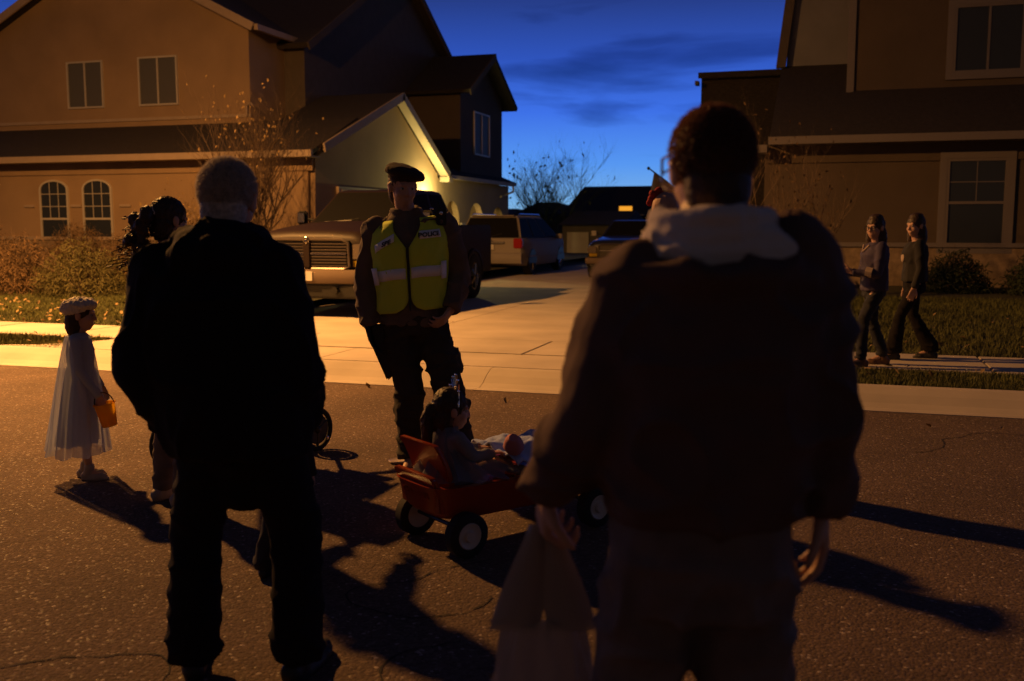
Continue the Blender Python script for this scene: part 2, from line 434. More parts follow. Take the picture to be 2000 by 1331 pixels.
# windows: local frame u (along wall), w (up), n (outwards)
def frame_mx(origin, face):
    if face == '-y': return Matrix.Translation(origin) @ Matrix(((1, 0, 0, 0), (0, -1, 0, 0), (0, 0, 1, 0), (0, 0, 0, 1))) @ Matrix.Identity(4)
    if face == '+x': return Matrix.Translation(origin) @ Matrix(((0, 1, 0, 0), (1, 0, 0, 0), (0, 0, 1, 0), (0, 0, 0, 1)))
def window(parent, origin, face, w, h, kind='slide', trim=.07, pane='glass', grid=(0, 0), arch=0, outer=0, fm='white', tm='trim'):
    """origin = bottom centre on wall plane; local x along wall, y outwards, z up"""
    mx = frame_mx(origin, face)
    hw = w / 2
    def outline(g):
        a = hw + g; pts = [(-a, -g), (a, -g), (a, h - arch + g * .3)]
        if arch:
            for i in range(1, 12):
                t = math.pi * i / 12
                pts.append((a * math.cos(t), h - arch + (arch + g) * math.sin(t)))
            pts.append((-a, h - arch + g * .3))
        else: pts[2] = (a, h + g); pts.append((-a, h + g))
        return pts
    if arch:
        o0, o1 = outline(trim), outline(0)
    else: o0, o1 = outline(trim), outline(0)
    n = len(o0)
    vs = [(x, .05, z) for x, z in o0] + [(x, .05, z) for x, z in o1] + [(x, -.01, z) for x, z in o0] + [(x, -.01, z) for x, z in o1]
    fs = []
    for i in range(n):
        j = (i + 1) % n
        fs += [(i, j, n + j, n + i), (i, 2 * n + i, 2 * n + j, j), (n + i, n + j, 3 * n + j, 3 * n + i)]
    win = MB(mx).add(vs, fs).build('window', fm, parent)
    if outer:
        m = MB(mx)
        m.box(-hw - trim - outer, -hw - trim, 0, .055, -trim, h + trim); m.box(hw + trim, hw + trim + outer, 0, .055, -trim, h + trim)
        m.box(-hw - trim - outer, hw + trim + outer, 0, .06, h + trim, h + trim + outer); m.box(-hw - trim - outer, hw + trim + outer, 0, .065, -trim - outer, -trim)
        m.build('surround', tm, win)
    if kind == 'slide':
        MB(mx).box(-.022, .022, .012, .046, 0, h).build('mullion', fm, win)
        MB(mx).box(-hw, -.022, .004, .018, 0, h).build('pane', pane, win)
        MB(mx).box(.022, hw, .004, .024, 0, h).build('pane', pane, win)
    else:
        mid = h * .5 if not arch else h * .37
        MB(mx).box(-hw, hw, .012, .046, mid - .025, mid + .025).build('mullion', fm, win)
        MB(mx).box(-hw, hw, .004, .018, 0, mid - .025).build('pane', pane, win)
        up = [(x, z) for x, z in o1 if z > mid + .02]
        MB(mx).prism([(-hw, mid + .025), (hw, mid + .025)] + [(x, z) for x, z in up], 'y', .004, .024).build('pane', pane, win)
        gx, gz = grid
        for i in range(1, gx):
            x = -hw + w * i / gx
            top = h - arch + (arch * math.sqrt(max(0, 1 - (x / hw) ** 2)) if arch else arch)
            MB(mx).box(x - .008, x + .008, .022, .032, mid + .025, top).build('muntin', fm, win)
        for j in range(1, gz):
            z = mid + (h - mid) * j / gz
            MB(mx).box(-hw, hw, .022, .033, z - .008, z + .008).build('muntin', fm, win)
    return win

def house_left():
    H = thing('house', 'tan stucco two storey house with arched windows and lit side porch left of the sky', 'house', (-15, 26, 0))
    H.location = (0, 0, 0)
    # front single-storey range
    MB().box(-24, -11.34, 20.5, 24.4, 0, 3.02).build('wall', 'stucco', H)
    MB().box(-24, -11.17, 20.44, 20.5, 0, 1.12).build('stone_base', 'stone', H)
    MB().box(-24, -11.15, 20.40, 20.5, 1.12, 1.2).build('ledge', 'trim', H)
    MB().box(-24, -11.2, 20.46, 20.5, 2.72, 3.0).build('frieze', 'stucco', H)
    r = MB().slab((-24.3, 20.08, 3.14), (-11.0, 20.08, 3.14), (-11.0, 22.4, 4.09), (-24.3, 22.4, 4.09), .1).build('roof', 'roof', H)
    MB().box(-24.3, -10.98, 20.0, 20.10, 3.0, 3.15).build('gutter', 'trim', r)
    MB().box(-24.3, -11.0, 20.10, 20.5, 3.0, 3.03).build('soffit', 'trim', r)
    for cx in (-18.43, -17.13):
        window(H, (cx, 20.5, 1.1), '-y', .78, 1.46, 'hung', .045, grid=(3, 3), arch=.2)
    for cx in (-19.2, -17.78, -16.32):
        MB().box(cx - .16, cx + .16, 20.46, 20.5, 1.93, 1.99).build('accent_block', 'trim', H)
    # upper front gable
    MB().prism([(-22.1, 3.6), (-13.9, 3.6), (-13.9, 6.42), (-18.0, 8.5), (-22.1, 6.42)], 'y', 22.3, 30).build('wall', 'stucco', H)
    MB().box(-22.1, -13.88, 22.26, 22.3, 4.18, 4.26).build('ledge', 'trim', H)
    rr = MB().slab((-22.7, 21.95, 6.28), (-18.0, 21.95, 8.66), (-18.0, 30, 8.66), (-22.7, 30, 6.28), .12).build('roof', 'roof', H)
    MB().slab((-18.0, 21.95, 8.66), (-13.5, 21.95, 6.38), (-13.5, 30, 6.38), (-18.0, 30, 8.66), .12).build('roof_slope', 'roof', rr)
    MB().slab((-22.7, 21.90, 6.28), (-18.0, 21.90, 8.66), (-18.0, 21.95, 8.66), (-22.7, 21.95, 6.28), .2).build('barge_board', 'trim', rr)
    MB().slab((-18.0, 21.90, 8.66), (-13.5, 21.90, 6.38), (-13.5, 21.95, 6.38), (-18.0, 21.95, 8.66), .2).build('barge_board', 'trim', rr)
    MB().box(-13.52, -13.42, 21.95, 25, 6.22, 6.36).build('gutter', 'trim', rr)
    window(H, (-18.85, 22.3, 4.6), '-y', 1.06, 1.13, 'slide', .045, 'blind'); window(H, (-16.58, 22.3, 4.6), '-y', 1.1, 1.15, 'slide', .045, 'blind')
    MB().tube([(-13.95, 22.2, 4.2), (-13.95, 22.2, 4.45), (-13.8, 22.15, 4.5), (-13.7, 22.1, 4.42)], .03).build('downspout', 'trim', H)
    # main body gable facing east
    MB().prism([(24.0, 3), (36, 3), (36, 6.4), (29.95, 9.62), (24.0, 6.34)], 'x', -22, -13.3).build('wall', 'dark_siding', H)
    mr = MB().slab((-22, 23.6, 6.18), (-13.0, 23.6, 6.18), (-13.0, 29.95, 9.78), (-22, 29.95, 9.78), .14).build('roof', 'roof', H)
    MB().slab((-22, 29.95, 9.78), (-13.0, 29.95, 9.78), (-13.0, 36.4, 6.1), (-22, 36.4, 6.1), .14).build('roof_slope', 'roof', mr)
    MB().slab((-13.0, 23.6, 6.18), (-12.95, 23.6, 6.18), (-12.95, 29.95, 9.78), (-13.0, 29.95, 9.78), .2).build('barge_board', 'stucco_b', mr)
    MB().slab((-13.0, 29.95, 9.78), (-12.95, 29.95, 9.78), (-12.95, 36.4, 6.1), (-13.0, 36.4, 6.1), .2).build('barge_board', 'stucco_b', mr)
    # garage wing, gable facing east
    MB().prism([(20.6, 0), (28.09, 0), (28.09, 3.0), (25.02, 4.78), (20.9, 3.1)], 'x', -13.29, -11.32).build('wall', 'stucco', H)
    MB().prism([(20.5, 0), (28.1, 0), (28.1, 3.0), (25.02, 4.78), (20.6, 3.0)], 'x', -11.32, -11.2).build('side_wall', 'stucco', H)
    gr = MB().slab((-13.3, 20.6, 3.36), (-10.95, 20.6, 3.36), (-10.95, 25.02, 5.0), (-13.3, 25.02, 5.0), .1).build('roof', 'roof', H)
    MB().slab((-13.3, 25.02, 5.0), (-10.95, 25.02, 5.0), (-10.95, 28.45, 3.06), (-13.3, 28.45, 3.06), .1).build('roof_slope', 'roof', gr)
    MB().slab((-10.95, 20.5, 3.32), (-10.90, 20.5, 3.32), (-10.90, 25.02, 5.0), (-10.95, 25.02, 5.0), .2).build('barge_board', 'trim', gr)
    MB().slab((-10.95, 25.02, 5.0), (-10.90, 25.02, 5.0), (-10.90, 28.45, 3.06), (-10.95, 28.45, 3.06), .2).build('barge_board', 'trim', gr)
    MB().slab((-11.2, 25.02, 4.88), (-10.95, 25.02, 4.88), (-10.95, 28.45, 2.93), (-11.2, 28.45, 2.93), .03).build('soffit', 'trim', gr)
    MB().slab((-11.2, 20.6, 3.2), (-10.95, 20.6, 3.2), (-10.95, 25.02, 4.88), (-11.2, 25.02, 4.88), .03).build('soffit', 'trim', gr)
    MB().box(-11.2, -10.9, 28.3, 28.6, 2.78, 2.93).build('eave_return', 'trim', gr)
    g = MB().box(-11.2, -11.13, 21.6, 26.2, .14, 2.4).build('garage_door', 'trim', H)
    for j in range(4):
        for k in range(4):
            MB().box(-11.13, -11.115, 21.75 + k * 1.12, 22.65 + k * 1.12, .24 + j * .56, .66 + j * .56).build('panel', 'trim', g)
    # porch with arches, facing east
    def arch_wall(y0, y1, z1, arches, x0, x1):
        ys = sorted(set([y0, y1] + [a + b * math.cos(math.pi * i / 14) for a, b, c in arches for i in range(15)]))
        mb = MB()
        for a, b in zip(ys[:-1], ys[1:]):
            def lo(y):
                for c, hw, zs in arches:
                    if abs(y - c) <= hw + 1e-6: return zs + math.sqrt(max(0, hw * hw - (y - c) ** 2))
                return 0
            m = (a + b) / 2; inside = any(abs(m - c) < hw for c, hw, zs in arches)
            la, lb = (lo(a), lo(b)) if inside else (0, 0)
            mb.prism([(a, la), (b, lb), (b, z1), (a, z1)], 'x', x0, x1)
        return mb
    arch_wall(28.1, 35.25, 2.9, [(29.45, .62, 1.62), (31.7, .7, 1.52), (34.0, .62, 1.5)], -11.45, -11.25).build('porch_wall', 'stucco', H)
    MB().box(-13.0, -11.25, 28.11, 28.2, .1, 2.9).box(-13.0, -11.45, 35.1, 35.25, .1, 2.9).box(-13.1, -13.0, 28.1, 35.25, .1, 2.9).build('porch_back_wall', 'stucco', H)
    MB().box(-13.0, -11.45, 28.2, 35.1, 2.86, 2.9).build('porch_ceiling', 'stucco', H)
    MB().box(-11.24, -11.2, 28.12, 28.9, 1.42, 1.56).box(-11.5, -11.19, 30.15, 30.95, 1.42, 1.56).box(-11.5, -11.19, 32.5, 33.3, 1.42, 1.56).build('impost_band', 'trim', H)
    pr = MB().slab((-11.0, 28.46, 3.02), (-11.0, 35.5, 3.02), (-12.2, 35.5, 3.5), (-12.2, 28.46, 3.5), .08).build('roof', 'roof', H)
    MB().box(-11.05, -10.93, 28.62, 35.1, 2.88, 3.0).build('gutter', 'trim', pr)
    MB().tube([(-11.0, 35.0, 2.9), (-11.0, 35.05, 2.7), (-11.2, 34.6, 2.55), (-11.2, 34.2, 2.5)], .04).build('downspout', 'trim', pr)
    # small upper wing gable
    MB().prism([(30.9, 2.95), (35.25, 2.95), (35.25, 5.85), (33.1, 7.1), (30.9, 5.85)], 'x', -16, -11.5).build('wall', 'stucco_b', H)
    wr = MB().slab((-16, 30.5, 5.80), (-11.05, 30.5, 5.80), (-11.05, 33.1, 7.30), (-16, 33.1, 7.30), .12).build('roof', 'roof', H)
    MB().slab((-16, 33.1, 7.30), (-11.05, 33.1, 7.30), (-11.05, 35.75, 5.78), (-16, 35.75, 5.78), .16).build('roof_slope', 'roof', wr)
    MB().slab((-11.05, 30.5, 5.80), (-11.0, 30.5, 5.80), (-11.0, 33.1, 7.30), (-11.05, 33.1, 7.30), .2).build('barge_board', 'stucco_b', wr)
    w = window(H, (-11.5, 32.95, 3.9), '+x', 1.5, 1.35, 'slide', .05, 'blind')
    # porch lantern
    L = thing('wall_lantern', 'lit wall lantern on the garage side wall behind the beret wearer', 'lantern', (-11.1, 27.0, 2.15))
    MB().box(-.1, -.06, -.06, .06, -.1, .12).build('back_plate', 'metal', L)
    MB().tube([(-.06, 0, .05), (.02, 0, .14), (.06, 0, .12)], .012).build('arm', 'metal', L)
    MB().box(.01, .11, -.05, .05, -.06, .08).build('glass_shade', 'bulb', L)
    MB().prism([(-.01, -.07), (.13, -.07), (.13, .07), (-.01, .07)], 'z', .08, .1).build('cap', 'metal', L)
    def pt(name, loc, e, c, r=.06):
        ld = bpy.data.lights.new(name, 'POINT'); ld.energy = e; ld.color = c; ld.shadow_soft_size = r
        o = bpy.data.objects.new(name, ld); link(o); o.location = loc; return o
    p = pt('lantern_light', (.30, 0, .02), 320, (1, .80, .26)); p.parent = L
    L2 = thing('ceiling_lantern', 'lit lantern hanging inside the arched porch', 'lantern', (-12.2, 30.6, 2.86))
    MB().tube([(0, 0, 0), (0, 0, -.3)], .008).build('chain', 'metal', L2)
    MB().tube([(0, 0, -.3), (0, 0, -.34), (0, 0, -.52), (0, 0, -.55)], [.03, .07, .06, .02], 6).build('glass_shade', 'bulb', L2)
    p = pt('porch_light', (0, 0, -.68), 130, (1, .80, .28)); p.parent = L2
house_left()

def house_right():
    H = thing('house', 'dark brown two storey house with white trimmed window behind the two walking women', 'house')
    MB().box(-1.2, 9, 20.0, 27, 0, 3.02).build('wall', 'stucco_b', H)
    MB().box(-1.23, 9, 19.94, 20.0, 0, 1.08).build('stone_base', 'stone', H)
    MB().box(-1.25, 9, 19.9, 20.0, 1.08, 1.16).build('ledge', 'dull_trim', H)
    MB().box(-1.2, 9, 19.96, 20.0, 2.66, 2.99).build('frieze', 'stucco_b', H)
    r = MB().slab((-1.1, 19.55, 3.13), (.36, 19.55, 3.13), (.36, 23.52, 5.0), (-1.1, 23.52, 5.0), .1).build('roof', 'roof', H)
    MB().slab((.36, 19.55, 3.13), (9, 19.55, 3.13), (9, 21.85, 4.22), (.36, 21.85, 4.22), .1).build('roof_slope', 'roof', r)
    MB().box(-1.12, 9, 19.47, 19.56, 2.98, 3.12).build('gutter', 'dull_trim', r)
    MB().box(-1.4, -1.14, 19.5, 19.9, 2.84, 2.98).build('eave_return', 'dull_trim', r)
    MB().box(-1.1, 9, 19.56, 20.0, 2.99, 3.01).build('soffit', 'dull_trim', r)
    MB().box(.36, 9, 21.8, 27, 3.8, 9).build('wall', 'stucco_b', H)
    MB().box(.26, .40, 21.74, 21.82, 4.15, 9).build('corner_board', 'dull_trim', H)
    MB().prism([(-1.02, 4.8), (.3, 4.8), (.3, 9), (-.72, 9)], 'y', 23.5, 27).build('wall', 'siding', H)
    MB().prism([(-1.22, 4.95), (-1.02, 4.95), (-.55, 9.2), (-.75, 9.2)], 'y', 23.3, 23.5).build('barge_board', 'dark_siding', H)
    MB().box(-3.3, .4, 27, 33, 0, 5.45).build('wall', 'roof', H)
    r3 = MB().slab((-3.35, 26.7, 5.42), (.4, 26.7, 5.42), (.4, 29, 5.72), (-3.35, 29, 5.72), .15).build('roof', 'roof', H)
    MB().box(-3.42, -3.33, 26.6, 26.9, 5.1, 5.2).build('gutter_end', 'metal', r3)
    window(H, (2.55, 20.0, 1.14), '-y', .92, 1.5, 'hung', .05, grid=(2, 2), outer=.12, fm='dull_trim', tm='dull_trim')
    window(H, (2.86, 21.8, 4.5), '-y', 1.16, 1.2, 'slide', .05, outer=.12, fm='dull_trim', tm='dull_trim')
    window(H, (6.4, 20.0, 1.14), '-y', .92, 1.5, 'hung', .05, grid=(2, 2), outer=.12, fm='dull_trim', tm='dull_trim')
house_right()

def far_house(name, label, X0, X1, Y, ridge, eave, x_r0, x_r1):
    H = thing(name, label, 'house')
    MB().box(X0 + .4, X1 - .4, Y, Y + 9, -.04, eave).build('wall', 'dark_siding', H)
    yr = Y + 4.5
    MB().add([(X0, Y - .4, eave), (X1, Y - .4, eave), (x_r1, yr, ridge), (x_r0, yr, ridge), (X0, Y + 9.4, eave), (X1, Y + 9.4, eave)],
             [(0, 1, 2, 3), (4, 3, 2, 5), (0, 3, 4), (1, 5, 2), (0, 4, 5, 1)]).build('roof', 'roof', H)
    return H
def far_houses():
    def X(x, Y):  # direction through column x of the street view
        t = (x - 1000) / 1944; c, s = math.cos(R(17.5)), math.sin(R(17.5))
        return Y * (t * c - s) / (c + t * s)
    far_house('house', 'distant low dark house with hipped roof below the bare tree', X(1005, 62), X(1130, 62), 62, 3.05, 2.2, X(1050, 66.5), X(1088, 66.5))
    B = far_house('house', 'distant long dark house with one orange lit window', X(1095, 56), X(1400, 56), 56, 3.85, 2.0, X(1140, 60.5), X(1400, 60.5))
    B.children[1].data.materials[0] = M['roof']
    w = MB().box(X(1206, 55.5), X(1233, 55.5), 55.42, 55.5, 2.13, 2.58).build('window_surround', 'dark_siding', B)
    MB().box(X(1207, 55.3), X(1232, 55.3), 55.36, 55.42, 2.17, 2.54).build('lit_pane', 'lit', w)
    MB().box(X(1200, 55.3), X(1255, 55.3), 55.2, 55.6, 2.02, 2.08).build('window_sill', 'trim', B)
    far_house('house', 'farthest tiny dark roof right beside the tan house wall', X(960, 75), X(1040, 75), 75, 2.85, 2.3, X(975, 79), X(1005, 79))
    G = thing('garage', 'low dim brown garage behind the minivan', 'garage')
    MB().box(X(1098, 40), X(1215, 40), 40, 45, -.04, 1.5).build('wall', 'stucco_b', G)
    MB().box(X(1108, 40), X(1150, 40), 39.9, 40, -.04, 1.2).build('garage_door', 'trim', G)
    MB().prism([(39.6, 1.5), (45.4, 1.5), (42.5, 2.1)], 'x', X(1094, 40), X(1220, 40)).build('roof', 'roof', G)
    # flag on a slanted pole
    F = thing('flag', 'dark drooping flag on a slanted pole beside the tall man\'s head', 'flag', (-3.3, 26.9, 2.0))
    MB().tube([(-1.33, .05, .99), (.0, .05, .02)], .02).build('pole', 'metal', F)
    MB().ell((-1.35, .05, 1.0), (.045, .045, .045)).build('finial', 'metal', F)
    v = []; f = []
    for i in range(9):
        for j in range(9):
            t = i / 8; u = j / 8
            v.append((-1.2 + .95 * t - .12 * u, .05 + .05 * math.sin(t * 9 + u * 2), .90 - .69 * t - u * (.62 - .1 * t)))
    for i in range(8):
        for j in range(8): f.append((i * 9 + j, i * 9 + j + 1, (i + 1) * 9 + j + 1, (i + 1) * 9 + j))
    o = MB().add(v, f).build('cloth', 'flag', F, smooth=True)
    sm = o.modifiers.new('s', 'SOLIDIFY'); sm.thickness = .006
far_houses()

# ------------------------------------------------------------------ trees & shrubs
def bare_tree(label, base, stems, length, lv, r0, spread, m='bark', leaves=0, leafm='leaf', leafs=.03, seed=1, up=.25, name='bare_tree', drop=0):
    rnd = random.Random(seed)
    T = thing(name, label, 'tree', base)
    tr, tw, lf = MB(), MB(), MB(); tips = []
    def grow(p, d, L, r, lvl):
        n = 5 if lvl else 6; pts = [p]; q = p.copy(); dd = d.copy()
        for i in range(n):
            dd = (dd + Vector((rnd.gauss(0, .13), rnd.gauss(0, .13), rnd.gauss(up * .25 - drop * lvl * .05, .09)))).normalized()
            q = q + dd * L / n; pts.append(q.copy())
        rs = [r * (1 - .65 * i / n) for i in range(n + 1)]
        (tr if lvl == 0 else tw).tube(pts, rs, 6 if lvl == 0 else 3, cap=lvl == 0)
        if lvl < lv:
            for i in range(2, n + 1):
                for k in range(2 if lvl < 2 else 1):
                    a = rnd.uniform(0, 6.28)
                    side = Vector((math.cos(a), math.sin(a), rnd.uniform(-.1, .7)))
                    grow(pts[i], (dd * .9 + side * spread).normalized(), L * rnd.uniform(.42, .66), rs[i] * .68, lvl + 1)
        else: tips.extend(pts[2:])
    for s in range(stems):
        a = 6.28 * s / stems + rnd.uniform(-.4, .4)
        d = Vector((math.cos(a) * .45, math.sin(a) * .45, 1)).normalized() if stems > 1 else Vector((.03, 0, 1))
        grow(Vector((.04 * math.cos(a), .04 * math.sin(a), 0)), d, length * rnd.uniform(.85, 1.1), r0, 0)
    tr.build('trunk', m, T, smooth=True); tw.build('crown', m, T)
    if leaves:
        for i in range(leaves):
            p = rnd.choice(tips); rt = Euler((rnd.uniform(-2, 2), rnd.uniform(-2, 2), rnd.uniform(0, 6))).to_matrix(); s = leafs * rnd.uniform(.6, 1.3)
            q = p + Vector((rnd.gauss(0, .02), rnd.gauss(0, .02), -.02))
            lf.add([q + rt @ Vector(c) * s for c in ((-1, 0, 0), (0, -.6, .2), (1, 0, 0), (0, .6, .2))], [(0, 1, 2, 3)])
        tag(lf.build('foliage', leafm, T), kind='stuff')
    return T
bare_tree('bare branching ornamental tree in front of the tan house beside the pickup', (-11.0, 17.4, .25), 5, 2.15, 3, .045, .8, leaves=300, leafs=.035, seed=5, up=.5)
bare_tree('twiggy bare bush with curling stems left of the pickup windshield', (-9.9, 16.4, .25), 6, .95, 3, .016, .9, leaves=160, leafs=.022, seed=11, up=.2, name='bare_bush', drop=.5)
bare_tree('low leafy branching shrub by the house wall behind the woman with curly hair', (-12.9, 18.2, .3), 6, 1.15, 3, .018, .8, leaves=520, leafs=.035, seed=21, up=.4, name='shrub')
bare_tree('distant bare tree with a few clinging leaves against the blue sky', (-11.7, 42, 0), 6, 3.0, 3, .06, .8, m='darkleaf', leaves=90, leafm='darkleaf', leafs=.10, seed=8, up=.15)
bare_tree('small leafless tree in front of the brown house near the walking women', (-.4, 16.6, .25), 2, 1.7, 3, .028, .7, leaves=200, leafs=.03, seed=31, up=.5, leafm='bush')
bare_tree('bare tree at the far left end of the tan house', (-19.6, 17.5, .3), 3, 2.2, 3, .035, .6, seed=41, up=.6, name='bare_tree')

def shrub(label, x, y, z, rx, ry, h, n, m, seed, name='shrub', stem='bark', group=None, ls=.028):
    rnd = random.Random(seed); T = thing(name, label, 'shrub', (x, y, z), group=group)
    lf, st = MB(), MB()
    for i in range(n):
        while True:
            u, v, w = rnd.uniform(-1, 1), rnd.uniform(-1, 1), rnd.uniform(0, 1)
            if u * u + v * v + w * w < 1: break
        q = (u * u + v * v + w * w) ** .5
        k = (.55 + .45 * rnd.random()) / max(q, .3) if rnd.random() < .75 else 1
        bmp = 1 + .22 * noise.noise(Vector((u * 2.5 + seed, v * 2.5, w * 2.5)))
        p = Vector((u * k * rx * bmp, v * k * ry * bmp, w * k * h * bmp))
        rt = Euler((rnd.uniform(-1.2, 1.2), rnd.uniform(-1.2, 1.2), rnd.uniform(0, 6))).to_matrix(); s = ls * rnd.uniform(.6, 1.5)
        lf.add([p + rt @ Vector(c) * s for c in ((-.3, 0, -1.3), (.3, 0, -1.3), (.16, .1, 1.3), (-.16, .1, 1.3))], [(0, 1, 2, 3)])
    for i in range(60):
        a = rnd.uniform(0, 6.28); rr = rnd.uniform(.2, 1.0)
        e = Vector((math.cos(a) * rx * rr, math.sin(a) * ry * rr, h * rnd.uniform(.6, 1.15) * (1.15 - .5 * rr)))
        st.tube([(0, 0, 0), e * .5 + Vector((0, 0, .1 * h)), e], [.008, .005, .002], 3, cap=False)
    st.build('stem', stem, T); tag(lf.build('foliage', m, T), kind='stuff')
sx = [(-15.6, 15.2, 1.0, .9, 1.25, 'bush'), (-14.1, 14.7, .95, .8, 1.05, 'bush'), (-12.6, 14.6, .9, .8, .95, 'bushg'), (-11.3, 15.2, .75, .8, .95, 'bushg'), (-15.0, 17.3, .9, .8, 1.3, 'bush'), (-13.4, 17.0, .9, .8, 1.15, 'bush'), (-17.2, 15.6, 1.0, .9, 1.3, 'bush'), (-9.9, 15.0, .6, .6, .55, 'bushg')]
sl = ['tall reddish brown shrub under the left arched window', 'reddish brown rounded shrub behind the child in white', 'greenish shrub between child and the man in black', 'greenish shrub hidden partly by the curly haired woman',
      'brown shrub against the wall below the two arched windows', 'brown wall shrub right of the arched windows', 'brown shrub at the left edge of the picture', 'low green shrub beside the pickup front wheel']
for i, (a, b, c, d, e, m_) in enumerate(sx): shrub(sl[i], a, b, .24, c, d, e, 6000 if c > .7 else 2200, m_, 50 + i, ls=.022, group='shrubs in front of the tan house')
shrub('round dark clipped shrub under the white trimmed window', 2.1, 18.6, .3, .62, .55, .75, 3500, 'darkleaf', 71, group='dark shrubs of the brown house')
shrub('round dark clipped shrub at the right edge of the picture', 3.4, 18.3, .3, .62, .55, .85, 3500, 'darkleaf', 72, group='dark shrubs of the brown house')
shrub('low dark shrub behind the woman in purple', -.2, 18.9, .3, .6, .5, .7, 2500, 'darkleaf', 73, group='dark shrubs of the brown house')

# ------------------------------------------------------------------ street lamp (just outside the left edge) and its light
def street_lamp():
    L = thing('street_lamp', 'tall sodium street lamp on the kerb strip beyond the left edge', 'street lamp', (-12.1, 9.55, .1))
    MB().tube([(0, 0, 0), (0, 0, .3), (0, 0, 6.6)], [.11, .09, .05], 10).build('pole', 'metal', L)
    MB().tube([(0, 0, 6.5), (.4, -.1, 6.9), (1.0, -.2, 7.0)], .03).build('arm', 'metal', L)
    MB().ell((1.25, -.25, 7.02), (.36, .14, .09)).build('lamp_head', 'metal', L)
    MB().ell((1.3, -.25, 6.94), (.2, .1, .05)).build('lens', 'sodium', L)
    ld = bpy.data.lights.new('sodium_light', 'POINT'); ld.energy = 9200; ld.color = (1, .43, .10); ld.shadow_soft_size = .12
    # photometric curve of the lamp head: full below, weak towards the horizontal
    ld.use_nodes = True; n, l = ld.node_tree.nodes, ld.node_tree.links; em = n['Emission']
    tc = n.new('ShaderNodeTexCoord'); sp = n.new('ShaderNodeSeparateXYZ'); l.new(tc.outputs['Normal'], sp.inputs[0])
    ab = n.new('ShaderNodeMath'); ab.operation = 'ABSOLUTE'; l.new(sp.outputs[2], ab.inputs[0])
    cr = n.new('ShaderNodeValToRGB'); e = cr.color_ramp.elements; e[0].position = 0; e[0].color = (.2, .2, .2, 1); e[1].position = 1; e[1].color = (1, 1, 1, 1)
    for p, c in ((.17, .36), (.35, .62), (.55, .62), (.77, 1.0)):
        q = e.new(p); q.color = (c, c, c, 1)
    l.new(ab.outputs[0], cr.inputs[0]); l.new(cr.outputs[0], em.inputs['Strength'])
    o = bpy.data.objects.new('sodium_light', ld); link(o, L); o.location = (1.3, -.25, 6.82)
street_lamp()

# ------------------------------------------------------------------ people toolkit
V = Vector
def hand(mb, w, d, n, s=1.0, curl=.5, side=1, spread=1.0):
    """five fingers on a palm. w wrist, d towards fingertips, n palm normal, side: thumb side = side * d x n"""
    w, d, n = V(w), V(d).normalized(), V(n); n = (n - d * n.dot(d)).normalized(); t = d.cross(n) * side
    for k in range(4):
        a = w + t * (.016 - .011 * k) * s; b = w + d * (.088 - .005 * abs(k - 1)) * s + t * (.030 - .0205 * k) * s
        mb.cap_cone(a, .0165 * s, b, .0115 * s, 8)
        L = (.92, 1.02, .95, .74)[k]; p = b; ang = 0
        for j, (q, r0, r1) in enumerate(((.044, .0100, .0092), (.028, .0092, .0084), (.021, .0084, .0068))):
            ang += curl * (.75, 1.0, .7)[j]
            dd = (d * math.cos(ang) + n * math.sin(ang) + t * (.10 - .07 * k) * spread).normalized()
            e = p + dd * q * L * s; mb.cap_cone(p, r0 * s, e, r1 * s, 8); p = e
    p = w + d * .02 * s + t * .022 * s
    for q, r0, r1, dd in ((.045, .016, .012, d * .75 + t * .62 + n * .25), (.032, .0115, .0102, d * .9 + t * .35 + n * (.2 + curl * .4)), (.024, .0100, .0082, d * 1 + t * .1 + n * (.2 + curl * .6))):
        e = p + dd.normalized() * q * s; mb.cap_cone(p, r0 * s, e, r1 * s, 8); p = e
def head_mx(c, yaw=0, pitch=0, roll=0):
    return Matrix.Translation(c) @ Euler((R(pitch), R(roll), R(yaw)), 'XYZ').to_matrix().to_4x4()
def head(mb, mx, s=1.0, female=False):
    rot = mx.to_3x3()
    def P(x, y, z): return mx @ V((x * s, y * s, z * s))
    def E(c, r): mb.ell(P(*c), [a * s for a in r], 14, 10, rot)
    E((0, -.012, .028), (.074, .094, .090)); E((0, .022, -.025), (.063, .068, .088)); E((0, .040, -.080), (.040 if not female else .034, .040, .032))
    E((.030, .052, -.030), (.030, .032, .030)); E((-.030, .052, -.030), (.030, .032, .030))
    mb.cap_cone(P(-.034, .078, .024), .011 * s, P(.034, .078, .024), .011 * s, 8)
    mb.cap_cone(P(0, .088, .010), .008 * s, P(0, .102, -.026), .0115 * s, 8); E((.010, .094, -.030), (.009, .010, .008)); E((-.010, .094, -.030), (.009, .010, .008))
    mb.cap_cone(P(-.018, .084, -.055), .007 * s, P(.018, .084, -.055), .007 * s, 8); mb.cap_cone(P(-.014, .082, -.067), .008 * s, P(.014, .082, -.067), .008 * s, 8)
    for q in (-1, 1): E((q * .078, -.004, -.006), (.010, .021, .032)); E((q * .080, -.012, .010), (.012, .014, .016))
def eyes(parent, mx, s=1.0):
    for q in (-1, 1):
        c = mx @ V((q * .030 * s, .072 * s, .004 * s))
        MB().ell(c, [.0125 * s] * 3).build('eye', 'eye', parent, smooth=True)
        c2 = mx @ V((q * .030 * s, .0815 * s, .004 * s)); MB().ell(c2, [.0055 * s] * 3, 8, 6).build('iris', 'iris', parent, smooth=True)
